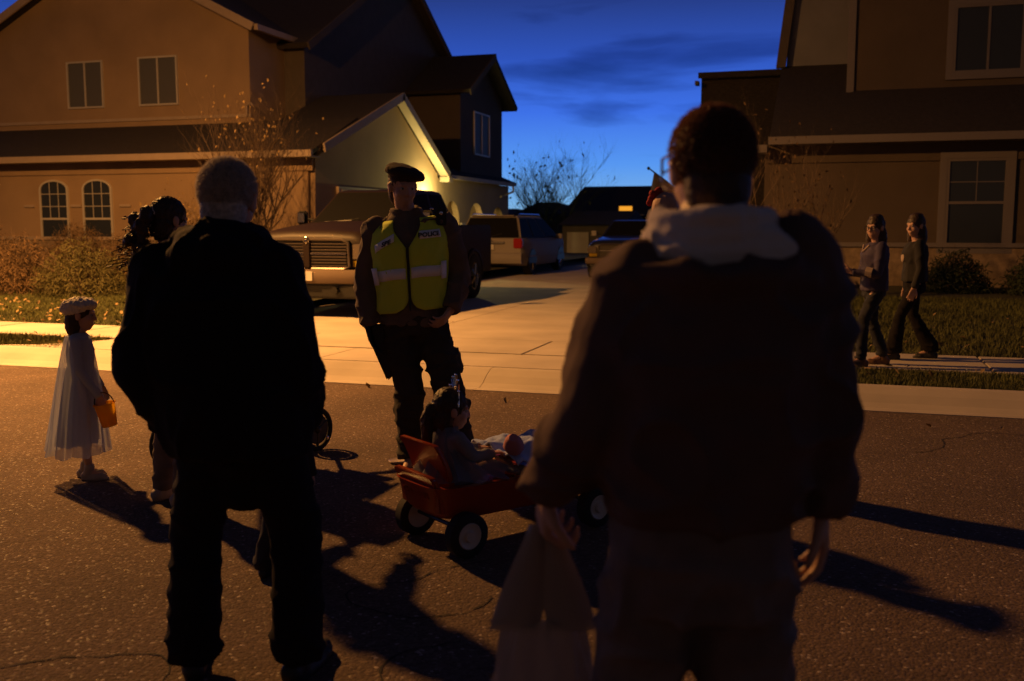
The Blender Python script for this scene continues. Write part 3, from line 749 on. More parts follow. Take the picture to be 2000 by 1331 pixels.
def shoe(mb, ank, toe, s=1.0, hgt=0):
    a, t = V(ank), V(toe); f = (t - a); f.z = 0; f.normalize(); sd = V((f.y, -f.x, 0))
    z = min(a.z, t.z)
    h = a - f * .045 * s; h.z = t.z + .035 * s
    mb.cap_cone(h, .036 * s, t + V((0, 0, .028 * s)) - f * .02 * s, .032 * s, 10)
    mb.ell(t - f * .05 * s + V((0, 0, .025 * s)), (.046 * s, .046 * s, .030 * s)); mb.cap_cone(a + V((0, 0, .02)), .045 * s, h + f * .03 * s, .040 * s, 10)
    # flat sole
    b = len(mb.v); o = []
    for k in range(16):
        an = 2 * math.pi * k / 16; c = (h + t) / 2; L = (t - h).length / 2 + .03 * s
        o.append(c + f * math.cos(an) * L + sd * math.sin(an) * .042 * s)
    z0 = t.z - .0
    mb.loft([[V((p.x, p.y, z0)) for p in o], [V((p.x, p.y, z0 + .025 * s)) for p in o]])
J0 = dict(hl=(-.09, 0, .93), hr=(.09, 0, .93), kl=(-.10, .02, .50), kr=(.10, .02, .50), al=(-.10, -.02, .09), ar=(.10, -.02, .09), tl=(-.12, .15, 0), tr=(.12, .15, 0),
          sl=(-.18, 0, 1.42), sr=(.18, 0, 1.42), el=(-.23, -.02, 1.14), er=(.23, -.02, 1.14), wl=(-.24, .05, .89), wr=(.24, .05, .89), nk=(0, -.01, 1.46), hd=(0, .02, 1.64), pv=(0, 0, .98), ch=(0, 0, 1.28))
def joints(s=1.0, **k):
    J = {a: V(b) * s for a, b in J0.items()}
    for a, b in k.items(): J[a] = V(b)
    return J
def body(parent, J, s=1.0, hm=None, hs=1.0, female=False, hands=(None, None), voxel=.0065, m='skin'):
    mb = MB()
    mb.loft([ring(J['pv'] - V((0, 0, .07 * s)), .13 * s, .095 * s), ring(J['pv'] + V((0, 0, .08 * s)), .125 * s, .09 * s), ring(J['ch'], .15 * s, .10 * s), ring((J['sl'] + J['sr']) / 2 - V((0, 0, .01)), .145 * s, .075 * s), ring(J['nk'], .06 * s, .055 * s)])
    mb.cap_cone(J['nk'] - V((0, 0, .02 * s)), .056 * s, J['hd'] - V((0, 0, .07 * s)), .052 * s)
    for q in 'lr':
        mb.cap_cone(J['s' + q], .046 * s, J['e' + q], .037 * s); mb.cap_cone(J['e' + q], .036 * s, J['w' + q], .025 * s)
        mb.cap_cone(J['h' + q], .08 * s, J['k' + q], .052 * s); mb.cap_cone(J['k' + q], .05 * s, J['a' + q], .034 * s)
        mb.cap_cone(J['a' + q] - V((0, 0, .02 * s)), .032 * s, J['t' + q] + V((0, 0, .03 * s)), .022 * s)
    hm = hm or head_mx(J['hd'])
    head(mb, hm, hs, female)
    for q, hh in zip('lr', hands):
        if hh: hand(mb, J['w' + q], *hh)
    b = mb.blob('body', m, parent, voxel, 3)
    eyes(b, hm, hs)
    return b, hm
def trousers(parent, J, s, m, rt=.095, rk=.072, ra=.068, hip=(.17, .125), wr=.010, name='trousers', seed=1, voxel=.012, extra=None, top=.06):
    mb = MB()
    mb.loft([ring(J['pv'] + V((0, 0, top * s)), hip[0] * s * .94, hip[1] * s * .95), ring(J['pv'] - V((0, 0, .06 * s)), hip[0] * s, hip[1] * s), ring(J['pv'] - V((0, 0, .15 * s)), hip[0] * .95 * s, hip[1] * .95 * s)])
    for q in 'lr':
        h, k, a = J['h' + q], J['k' + q], J['a' + q]
        h = h - V((0, 0, .04 * s)); mid = (h + k) / 2; sh = (k * .45 + a * .55)
        mb.tube([h, mid, k, sh, a + V((0, 0, .02 * s)), a - V((0, 0, .035 * s))], [rt * s, rt * .93 * s, rk * s, (rk + ra) / 2 * s * 1.02, ra * 1.06 * s, ra * .98 * s], 14)
        mb.ell(h, (rt * s,) * 3)
        mb.ell(k, (rk * s,) * 3)
        for i, dz in enumerate((.0, .045)): mb.ell(a + V((.008 * (-1) ** i, .012, dz * s)), (ra * 1.12 * s, ra * 1.12 * s, .022 * s))
    if extra: extra(mb)
    return mb.blob(name, m, parent, voxel, 3, wr, (7, 7, 11), seed)
def top_garment(parent, J, s, rings, m, arm=(.075, .062, .05), wr=.012, name='jacket', seed=2, voxel=.012, extra=None, fold=(8, 8, 4)):
    mb = MB(); mb.loft([ring((a[1], a[2], a[0]), a[3], a[4], 24) for a in rings])
    for q in 'lr':
        S, E_, W = J['s' + q], J['e' + q], J['w' + q]
        mb.ell(S, (arm[0] * s,) * 3); mb.tube([S, (S + E_) / 2, E_], [arm[0] * s, (arm[0] + arm[1]) / 2 * s * 1.02, arm[1] * s], 14); mb.ell(E_, (arm[1] * s,) * 3)
        mb.tube([E_, (E_ + W) / 2, W], [arm[1] * s, (arm[1] + arm[2]) / 2 * s * 1.05, arm[2] * s], 14)
    if extra: extra(mb)
    o = mb.blob(name, m, parent, voxel, 3, wr, fold, seed)
    return o
def shoes(parent, J, s, m, voxel=.008):
    for q in 'lr':
        mb = MB(); shoe(mb, J['a' + q], J['t' + q], s); mb.blob('shoe', m, parent, voxel, 2)
def hair_cap(parent, mx, s, m, back=.10, low=-.05, thick=.008, extra=None, voxel=.006, wr=.004, face=.055, name='hair', it=2):
    """hair shell over the cranium; open at the face"""
    mb = MB(); rot = mx.to_3x3()
    mb.ell(mx @ V((0, -.020 * s, .034 * s)), ((.076 + thick) * s, (.092 + thick) * s, (.088 + thick) * s), 18, 12, rot)
    mb.ell(mx @ V((0, -.045 * s, low * .6 * s)), ((.068 + thick) * s, (.055 + thick) * s, abs(low) * s + .045 * s), 16, 10, rot)
    if extra: extra(mb, mx)
    return mb.blob(name, m, parent, voxel, it, wr, (60, 60, 18), 3)

def short_hair(parent, mx, s, m, n, ln, seed=1):
    rnd = random.Random(seed); mb = MB()
    for i in range(n):
        a, b_ = rnd.uniform(0, 6.28), math.acos(rnd.uniform(-.55, 1))
        d = V((math.sin(b_) * math.cos(a), math.sin(b_) * math.sin(a), math.cos(b_)))
        if d.y > .35 and d.z < .45: continue
        p = V((d.x * .082, -.020 + d.y * .098, .034 + d.z * .094)) * s
        t = (d + V((rnd.gauss(0, .35), -.25 + rnd.gauss(0, .3), -.45 + rnd.gauss(0, .3)))).normalized(); w = t.cross(d).normalized() * .0011
        L = ln * rnd.uniform(.6, 1.3); q = p + t * L * .5 + d * .002; e = p + t * L
        mb.add([mx @ (p - w), mx @ (p + w), mx @ (q + w * .7), mx @ (q - w * .7), mx @ e], [(0, 1, 2, 3), (3, 2, 4)])
    return tag(mb.build('hair_strands', m, parent), kind='stuff')
M['grey_strand'] = mat('grey_hair_strand', (.62, .56, .48), .5, translucent=.35)
M['brown_strand'] = mat('brown_hair_strand', (.26, .13, .075), .5, translucent=.3)
# ------------------------------------------------------------------ man in black, seen from behind (left)
def man_in_black():
    P = thing('person', 'man with grey hair in bulky black hooded jacket walking away with hands in pockets', 'person', (-1.83, 2.75, 0), R(17.5))
    J = joints(.97, hl=(-.05, 0, .86), hr=(.13, 0, .86), kl=(-.135, .06, .47), kr=(.20, .05, .48), al=(-.135, -.02, .09), ar=(.215, -.04, .10), tl=(-.19, .17, 0), tr=(.27, .15, 0),
               sl=(-.20, .02, 1.34), sr=(.155, .02, 1.345), el=(-.27, -.04, 1.02), er=(.235, -.04, 1.03), wl=(-.19, .07, .84), wr=(.22, .08, .86), nk=(-.005, .05, 1.42), hd=(.0, .09, 1.555), pv=(.03, 0, .92), ch=(-.01, 0, 1.2))
    hm = head_mx(J['hd'], -4, -10, 0)
    body(P, J, .97, hm, 1.04, hands=((V((.3, .5, -.8)), V((1, 0, 0)), .95, .7, 1), (V((-.3, .5, -.8)), V((-1, 0, 0)), .95, .7, -1)))
    hair_cap(P, hm, 1.06, 'grey_hair', thick=.005, wr=.001, it=4); short_hair(P, hm, 1.06, 'grey_strand', 11000, .012)
    shoes(P, J, 1.05, 'shoe')
    trousers(P, J, 1, 'black_jean', .104, .086, .082, (.195, .15), .009, seed=4, voxel=.012, extra=lambda mb: (mb.ell((.045, 0, .76), (.15, .12, .12)), mb.ell((.03, .02, .66), (.10, .08, .12))))  # low crotch bulk added: its shape stands in for ground shadow between the legs
    def hood(mb):
        mb.ell((-.005, -.07, 1.385), (.165, .085, .075)); mb.ell((-.09, .0, 1.43), (.07, .10, .05)); mb.ell((.09, .0, 1.43), (.07, .10, .05))
        mb.ell((0, .01, 1.455), (.105, .10, .055)); mb.cap_cone((-.06, -.10, 1.40), .045, (.06, -.10, 1.40), .045)
        mb.ell((-.215, .10, .84), (.075, .07, .08)); mb.ell((.225, .10, .86), (.07, .07, .075))
    top_garment(P, J, 1, [(.75, .045, .0, .225, .165), (.82, .03, 0, .245, .175), (.95, .02, 0, .25, .18), (1.1, -.01, 0, .25, .175), (1.25, -.02, 0, .245, .16), (1.36, -.015, .01, .20, .125), (1.43, -.005, .02, .11, .09)],
                'black_coat', (.095, .083, .07), .016, seed=3, extra=hood)
man_in_black()

# ------------------------------------------------------------------ man with the bag, nearest (right)
def man_with_bag():
    P = thing('person', 'man in dark jacket over pale grey hood carrying a thin plastic bag', 'person', (-.205, 1.82, 0), R(17.5))
    J = joints(1, hl=(-.085, 0, .88), hr=(.085, 0, .88), kl=(-.13, .05, .48), kr=(.09, .03, .48), al=(-.13, -.02, .09), ar=(.10, -.04, .09), tl=(-.16, .17, 0), tr=(.13, .15, 0),
               sl=(-.118, .01, 1.365), sr=(.165, .01, 1.41), el=(-.205, -.01, 1.13), er=(.205, -.02, 1.13), wl=(-.285, .11, .965), wr=(.228, .03, .965), nk=(-.005, .02, 1.47), hd=(.010, .05, 1.578), pv=(0, 0, .93), ch=(0, 0, 1.22))
    hm = head_mx(J['hd'], 9, -8, 0)
    body(P, J, 1, hm, .88, hands=((V((-.05, .25, -1)), V((1, .2, 0)), 1, 1.15, 1), (V((.10, .05, -1)), V((-1, .2, 0)), 1.0, .42, -1)), voxel=.0052)
    hair_cap(P, hm, .88, 'brown_hair', thick=.004, wr=.001, it=4); short_hair(P, hm, .88, 'brown_strand', 12000, .009, 2)
    g = MB()
    for q in (-1, 1):
        g.tube([hm @ V((q * .074, -.01, .030)), hm @ V((q * .073, .05, .032)), hm @ V((q * .060, .095, .016))], .0028, 6)
        pts = [hm @ V((q * .034 + .030 * math.cos(a), .100 - .006 * abs(math.cos(a)), .002 + .021 * math.sin(a))) for a in [2 * math.pi * i / 16 for i in range(17)]]
        g.tube(pts, .0024, 5, cap=False)
    g.tube([hm @ V((-.01, .103, .008)), hm @ V((.01, .103, .008))], .0022, 5)
    gl = g.build('glasses', 'chrome', P, smooth=True)
    for q in (-1, 1): MB().prism([(0, 0)] * 0 or [(.030 * math.cos(2 * math.pi * i / 14), .021 * math.sin(2 * math.pi * i / 14)) for i in range(14)], 'y', 0, .0015).build('lens', 'clear_lens', gl).matrix_local = hm @ Matrix.Translation((q * .034, .097, .002))
    shoes(P, J, 1.05, 'shoe')
    trousers(P, J, 1, 'jean', .10, .085, .08, (.172, .135), .013, seed=6, voxel=.01)
    def hood(mb):
        for k in range(3):
            zz = 1.418 + k * .028; rr = .098 - k * .006
            pts = [(rr * 1.12 * math.sin(a) + .012, .012 - rr * .95 * math.cos(a), zz + .010 * math.cos(a) + .012 * abs(math.sin(a))) for a in [R(x) for x in range(-150, 151, 20)]]
            mb.tube(pts, [.026 + .004 * math.sin(i) for i in range(len(pts))], 8)
        mb.ell((.07, -.055, 1.425), (.085, .05, .055)); mb.ell((0, .0, 1.44), (.10, .085, .05))
    mb = MB(); hood(mb); mb.blob('hood', 'hoodie', P, .006, 2, .006, (14, 14, 26), 5)
    def ex(mb):
        mb.ell((.065, -.05, 1.385), (.14, .085, .055))
        pts = [(.015 + .155 * math.sin(a), .0 - .125 * math.cos(a), 1.385 + .015 * abs(math.sin(a))) for a in [R(x) for x in range(-110, 111, 20)]]
        mb.tube(pts, .026, 8)
        mb.ell((.0, 0, .965), (.190, .15, .022))
    top_garment(P, J, 1, [(.945, 0, 0, .172, .138), (.99, 0, 0, .185, .15), (1.08, .01, 0, .20, .158), (1.2, .018, 0, .205, .158), (1.31, .022, 0, .20, .145), (1.385, .03, 0, .155, .115), (1.43, .02, .01, .10, .09)],
                'brown_coat', (.088, .078, .058), .017, seed=8, voxel=.009, extra=ex, fold=(6, 6, 9))
    # thin plastic bag hanging from the left hand
    c, s = math.cos(R(17.5)), math.sin(R(17.5))
    hx, hy, hz = -.315, .135, .885
    B = thing('plastic_bag', 'thin translucent plastic bag with twin handles hanging from the nearest man\'s left hand', 'bag', (-.18 + hx * c - hy * s, 1.83 + hx * s + hy * c, .35), R(17.5))
    top = hz - .35
    rings_ = []
    for i in range(26):
        t = i / 25; z = .335 * (1 - t) + -.02 * t
        rx = .072 + .032 * math.sin(min(1, t * 1.6) * 1.57) + .008 * t; ry = .035 + .05 * t
        rr = []
        for k in range(56):
            a = 2 * math.pi * k / 56; f = 1 + (.10 * math.sin(5 * a + 3 * t) + .06 * math.sin(11 * a - 5 * t) + .035 * math.sin(19 * a + 4 * t)) * (1 - .5 * t)
            rr.append((rx * f * math.cos(a), ry * f * math.sin(a), z + .012 * math.sin(3 * a) * (1 - t)))
        rings_.append(rr)
    MB().loft(rings_, cap=False).build('bag_body', 'bag', B, smooth=True)
    for q in (-1, 1):
        for f_ in (-1, 1):
            m = MB(); rr = []
            for i in range(15):
                t = i / 14; z = .325 + (top - .325) * t; cx = q * (.046 * (1 - t) ** 1.2 + .012); w = .032 * (1 - t) + .017
                rr.append([(cx + w * math.cos(a) * (1 + .2 * math.sin(4 * a + 3 * t)), f_ * .018 * (1 - t) + .010 * math.sin(a), z) for a in [2 * math.pi * k / 14 for k in range(14)]])
            m.loft(rr, cap=False).build('handle', 'bag', B, smooth=True)
    MB().loft([ring((.02, 0, -.04), .05, .04, 14), ring((.01, 0, .05), .055, .045, 14), ring((0, 0, .10), .03, .03, 14)]).build('wrapped_sweets', 'pink', B, smooth=True)
man_with_bag()

# ------------------------------------------------------------------ person in beret and hi-vis vest
def vest_person():
    P = thing('person', 'person in black beret and yellow reflective vest over brown uniform facing the camera', 'person', (-2.33, 5.42, 0), R(197.5))
    J = joints(1.05, hl=(-.10, 0, .95), hr=(.085, 0, .95), kl=(-.225, .10, .53), kr=(.015, .05, .52), al=(-.275, .0, .12), ar=(.015, -.02, .12), tl=(-.33, .17, .0), tr=(.04, .17, .0),
               sl=(-.205, 0, 1.475), sr=(.205, 0, 1.46), el=(-.285, -.05, 1.19), er=(.275, -.03, 1.17), wl=(-.235, .10, .99), wr=(.25, .05, .90), nk=(.02, .0, 1.54), hd=(.04, .04, 1.70), pv=(-.02, 0, 1.0), ch=(0, 0, 1.3))
    hm = head_mx(J['hd'], 26, -12, 0)
    body(P, J, 1.05, hm, 1.0, hands=((V((.5, .6, -.7)), V((1, 0, 0)), 1, .7, 1), None))
    # gloved right hand, pointing down
    g = MB(); hand(g, J['wr'], V((-.28, .05, -1)), V((-1, .3, 0)), 1.12, .28, -1); g.cap_cone(J['wr'] + V((0, 0, .03)), .034, J['wr'], .034); g.blob('glove', 'black', P, .006, 2)
    hair_cap(P, hm, 1.0, 'brown_hair', thick=.003)
    def be(mb, mx): pass
    b = MB(); rot = hm.to_3x3()
    b.ell(hm @ V((-.016, -.005, .085)), (.118, .118, .042), 20, 10, rot @ Euler((R(-4), R(-14), 0)).to_matrix())
    b.ell(hm @ V((0, -.008, .060)), (.088, .102, .034), 20, 10, rot)
    b.ell(hm @ V((.045, .01, .098)), (.07, .08, .035), 20, 10, rot)
    b.blob('beret', 'beret', P, .006, 4, .003, (20, 20, 20), 4)
    # boots
    for q in 'lr':
        mb = MB(); shoe(mb, J['a' + q], J['t' + q], 1.12); mb.cap_cone(J['a' + q] + V((0, 0, .10)), .052, J['a' + q], .05); mb.blob('boot', 'boot', P, .008, 2)
    def pk(mb):
        mb.ell((-.245, .0, .66), (.055, .09, .10)); mb.ell((.085, .0, .66), (.045, .09, .09)); mb.ell((-.25, .12, .50), (.07, .05, .07)); mb.ell((.02, .08, .49), (.07, .05, .07))
        mb.ell((-.30, .02, .42), (.055, .06, .05)); mb.ell((.015, .0, .20), (.092, .092, .045)); mb.ell((-.27, .0, .20), (.092, .092, .045)); mb.ell((.07, .0, .38), (.05, .06, .05))
    trousers(P, J, 1.05, 'bdut', .102, .088, .078, (.175, .135), .016, seed=9, voxel=.011, extra=pk)
    T = [(.90, -.01, 0, .20, .15), (.98, -.01, 0, .20, .15), (1.1, -.005, 0, .19, .145), (1.22, 0, 0, .198, .15), (1.36, .005, 0, .215, .155), (1.46, .01, 0, .205, .13), (1.53, .015, 0, .12, .09), (1.56, .02, 0, .075, .07)]
    def coll(mb):
        for a0 in (0,):
            pts = [(.02 + .082 * math.sin(a), .01 + .075 * math.cos(a), 1.565 + .012 * math.cos(a + 3.14)) for a in [R(x) for x in range(25, 336, 20)]]
            mb.tube(pts, .020, 8)
        mb.ell((-.19, .03, 1.50), (.06, .07, .03)); mb.tube([(-.06, .13, 1.50), (-.20, .06, 1.53)], .012)
        mb.ell((.25, .04, .92), (.066, .07, .03))
    top_garment(P, J, 1.05, T, 'bdu', (.076, .068, .056), .014, seed=12, voxel=.01, extra=coll, fold=(9, 9, 7))
    MB().prism([(.25, .90), (.16, .90), (.13, .74), (.085, .62), (.145, .565), (.185, .66), (.235, .78)], 'y', -.02, .06).build('thigh_holster', 'black', P, bevel=.01)
    # vest as fitted sheets around the torso
    def TP(th, z, off=.016):
        for a, b_ in zip(T[:-1], T[1:]):
            if z <= b_[0] or b_ is T[-1]:
                u = min(1, max(0, (z - a[0]) / (b_[0] - a[0]))); q = [a[i] * (1 - u) + b_[i] * u for i in range(5)]; break
        sx_, cy = math.sin(th), math.cos(th)
        x = (q[3] + off) * math.copysign(abs(sx_) ** (2 / 2.3), sx_); y = (q[4] + off) * math.copysign(abs(cy) ** (2 / 2.3), cy)
        wr = .035 * noise.noise(V((th * 4, z * 11, 3))) + .02 * noise.noise(V((th * 9, z * 22, 7)))
        return V((q[1] + x * (1 + wr), q[2] + y * (1 + wr * 2), z))
    def sheet(name, m, fn, nu=18, nv=26, off=.016, th=.005, parent=P):
        v = [fn(i / nu, j / nv, off) for j in range(nv + 1) for i in range(nu + 1)]; f = [(j * (nu + 1) + i, j * (nu + 1) + i + 1, (j + 1) * (nu + 1) + i + 1, (j + 1) * (nu + 1) + i) for j in range(nv) for i in range(nu)]
        o = MB().add(v, f).build(name, m, parent, smooth=True); s_ = o.modifiers.new('t', 'SOLIDIFY'); s_.thickness = th; s_.offset = 1; return o
    tilt = lambda p: p + V((0, 0, -.11 * (p.x)))
    vests = []
    for q in (1, -1):
        def fr(u, v, off, q=q):
            zt, zb = 1.515, .985
            edge = .022 + max(0, v - .70) / .30 * .42                                   # v-neck
            z = zb + (zt - zb) * v
            a = edge + (1.42 - edge) * u
            if v < .16:                                                                # rounded lower flap
                k = 1 - v / .16; cut = (1 - math.sqrt(max(0, 1 - k * k)))
                mid = .60; a = mid + (a - mid) * (1 - .55 * cut)
            if v > .55: a = min(a, 1.42 - (v - .55) / .45 * .42)
            return tilt(TP(q * a, z, off))
        vests.append(sheet('vest_front', 'hivis', fr))
    def bk(u, v, off): return tilt(TP(math.pi + (u - .5) * 2 * 1.85 * (1 - .25 * max(0, v - .55)), 1.03 + .49 * v, off))
    vb = sheet('vest_back', 'hivis', bk)
    for q in (1, -1):
        def band(u, v, off, q=q): return tilt(TP(q * (.05 + 1.12 * u), 1.175 + .062 * v + (.003 * math.sin(u * 7)), off))
        sheet('reflective_band', 'silver', band, 14, 2, .023, .003, vests[0 if q > 0 else 1])
        def strap(u, v, off, q=q): return tilt(TP(q * (.86 + .26 * u), 1.155 + .10 * v, off))
        sheet('side_strap', 'silver', strap, 6, 3, .034, .004, vests[0 if q > 0 else 1])
        def chb(u, v, off, q=q): return tilt(TP(q * (.26 + .62 * u), 1.395 + .046 * v - (.055 * u if q > 0 else .0 * u), off))
        sheet('reflective_band', 'silver', chb, 10, 2, .024, .003, vests[0 if q > 0 else 1])
    # lettering wrapped on the chest bands
    def text(s_, th0, z0, size, slope, par):
        cu = bpy.data.curves.new('lettering', 'FONT'); cu.body = s_; cu.size = size; cu.resolution_u = 2; cu.offset = .0012
        o = bpy.data.objects.new('tmp', cu); COL.objects.link(o); dg = bpy.context.evaluated_depsgraph_get(); dg.update()
        me = bpy.data.meshes.new_from_object(o.evaluated_get(dg)); bpy.data.objects.remove(o)
        for v_ in me.vertices:
            x, y = v_.co.x, v_.co.y
            th = th0 - x / .20; p = tilt(TP(th, z0 + y + slope * x, .032)); v_.co = p
        me.materials.clear(); me.materials.append(M['black']); q_ = bpy.data.objects.new('lettering', me); link(q_, par)
    text('SPE', .60, 1.372, .036, .28, vests[0]); text('POLICE', -.22, 1.405, .036, 0, vests[1])
    MB().box(-.215, -.155, .06, .10, 1.48, 1.575).tube([(-.17, .08, 1.57), (-.165, .07, 1.62)], .006, 5).build('shoulder_radio', 'black', P, bevel=.008)
    MB().ell((-.185, .103, 1.55), (.012, .006, .012)).ell((-.13, .09, 1.575), (.012, .008, .006)).build('badge', 'glint', P, smooth=True)
    MB().tube([tilt(TP(0, z_ / 100, .022)) for z_ in range(99, 141, 6)], .006, 6).build('zip', 'black', P)
vest_person()

# ------------------------------------------------------------------ child in white costume
def white_child():
    P = thing('person', 'small child in long white tulle costume and cream knit cap at the left', 'person', (-4.12, 4.72, 0), R(17.5 - 80))
    s = .61
    J = joints(s, al=(-.04, -.01, .055), ar=(.045, .03, .055), tl=(-.05, .085, 0), tr=(.06, .12, 0), hd=(.0, .015, .965), nk=(0, 0, .85), wr=(.115, .12, .50), er=(.135, .02, .66), wl=(-.13, .08, .52), sl=(-.095, 0, .82), sr=(.095, 0, .82))
    hm = head_mx(J['hd'], 0, -4, 0)
    body(P, J, s, hm, .80, True, hands=((V((0, .3, -1)), V((1, 0, 0)), .62, .5, 1), (V((0, .3, -1)), V((-1, 0, 0)), .62, .9, -1)), voxel=.005)
    hair_cap(P, hm, .80, 'black_hair', low=-.085, thick=.010)
    b = MB(); rot = hm.to_3x3() @ Euler((R(6), 0, 0)).to_matrix()
    b.ell(hm @ V((0, -.012, .058)), (.090, .100, .045), 18, 10, rot); b.ell(hm @ V((0, -.030, .035)), (.086, .086, .045), 18, 10, rot)
    b.blob('knit_cap', 'cap', P, .005, 2, .006, (30, 30, 30), 2)
    shoes(P, J, .68, 'wshoe', .005)
    def skirt(name, m, z1, z0, r1, r0, seed, am, th=None):
        rr = []
        for i in range(20):
            t = i / 19; z = z1 + (z0 - z1) * t; r = r1 + (r0 - r1) * (t ** .75)
            rr.append([((r * (1 + am * t * (.5 * math.sin(9 * a + seed) + .35 * math.sin(17 * a + seed * 2 + 2 * t) + .3 * noise.noise(V((3 * math.cos(a), 3 * math.sin(a), t * 2 + seed)))))) * math.cos(a),
                        (r * .82 * (1 + am * t * (.5 * math.sin(9 * a + seed) + .35 * math.sin(17 * a + seed * 2 + 2 * t)))) * math.sin(a) - .01 - .03 * t, z + .008 * math.sin(7 * a) * t) for a in [2 * math.pi * k / 90 for k in range(90)]])
        return MB().loft(rr, cap=False).build(name, m, P, smooth=True)
    top_garment(P, J, s, [(.5, 0, 0, .085, .07), (.62, 0, 0, .085, .07), (.76, 0, 0, .095, .075), (.83, 0, 0, .085, .06), (.865, 0, 0, .04, .04)], 'dress', (.055, .045, .04), .004, name='bodice', voxel=.007)
    skirt('skirt', 'dress', .66, .21, .085, .135, 1, .16)
    skirt('tulle_cape', 'tulle', .845, .16, .080, .20, 4, .20)
    # bucket held at the front
    c_, s_ = math.cos(R(-62.5)), math.sin(R(-62.5)); hx, hy = .115, .17
    B = thing('bucket', 'small bright orange treat bucket hanging from the white child\'s hand', 'bucket', (-4.12 + hx * c_ - hy * s_, 4.72 + hx * s_ + hy * c_, .33), R(20))
    B.rotation_euler = (R(4), R(-10), R(20))
    MB().loft([ring((0, 0, 0), .042, .042, 24, 2), ring((0, 0, .135), .058, .058, 24, 2), ring((0, 0, .135), .054, .054, 24, 2), ring((0, 0, .004), .039, .039, 24, 2)]).build('pail', 'orange', B, smooth=True)
    MB().tube([(.060 * math.cos(a), .060 * math.sin(a), .133) for a in [2 * math.pi * i / 24 for i in range(25)]], .004, 6, cap=False).build('rim', 'orange', B, smooth=True)
    MB().tube([(.056 * math.cos(a), 0, .13 + .07 * math.sin(a)) for a in [math.pi * i / 12 for i in range(13)]], .0035, 6).build('handle', 'black', B, smooth=True)
white_child()

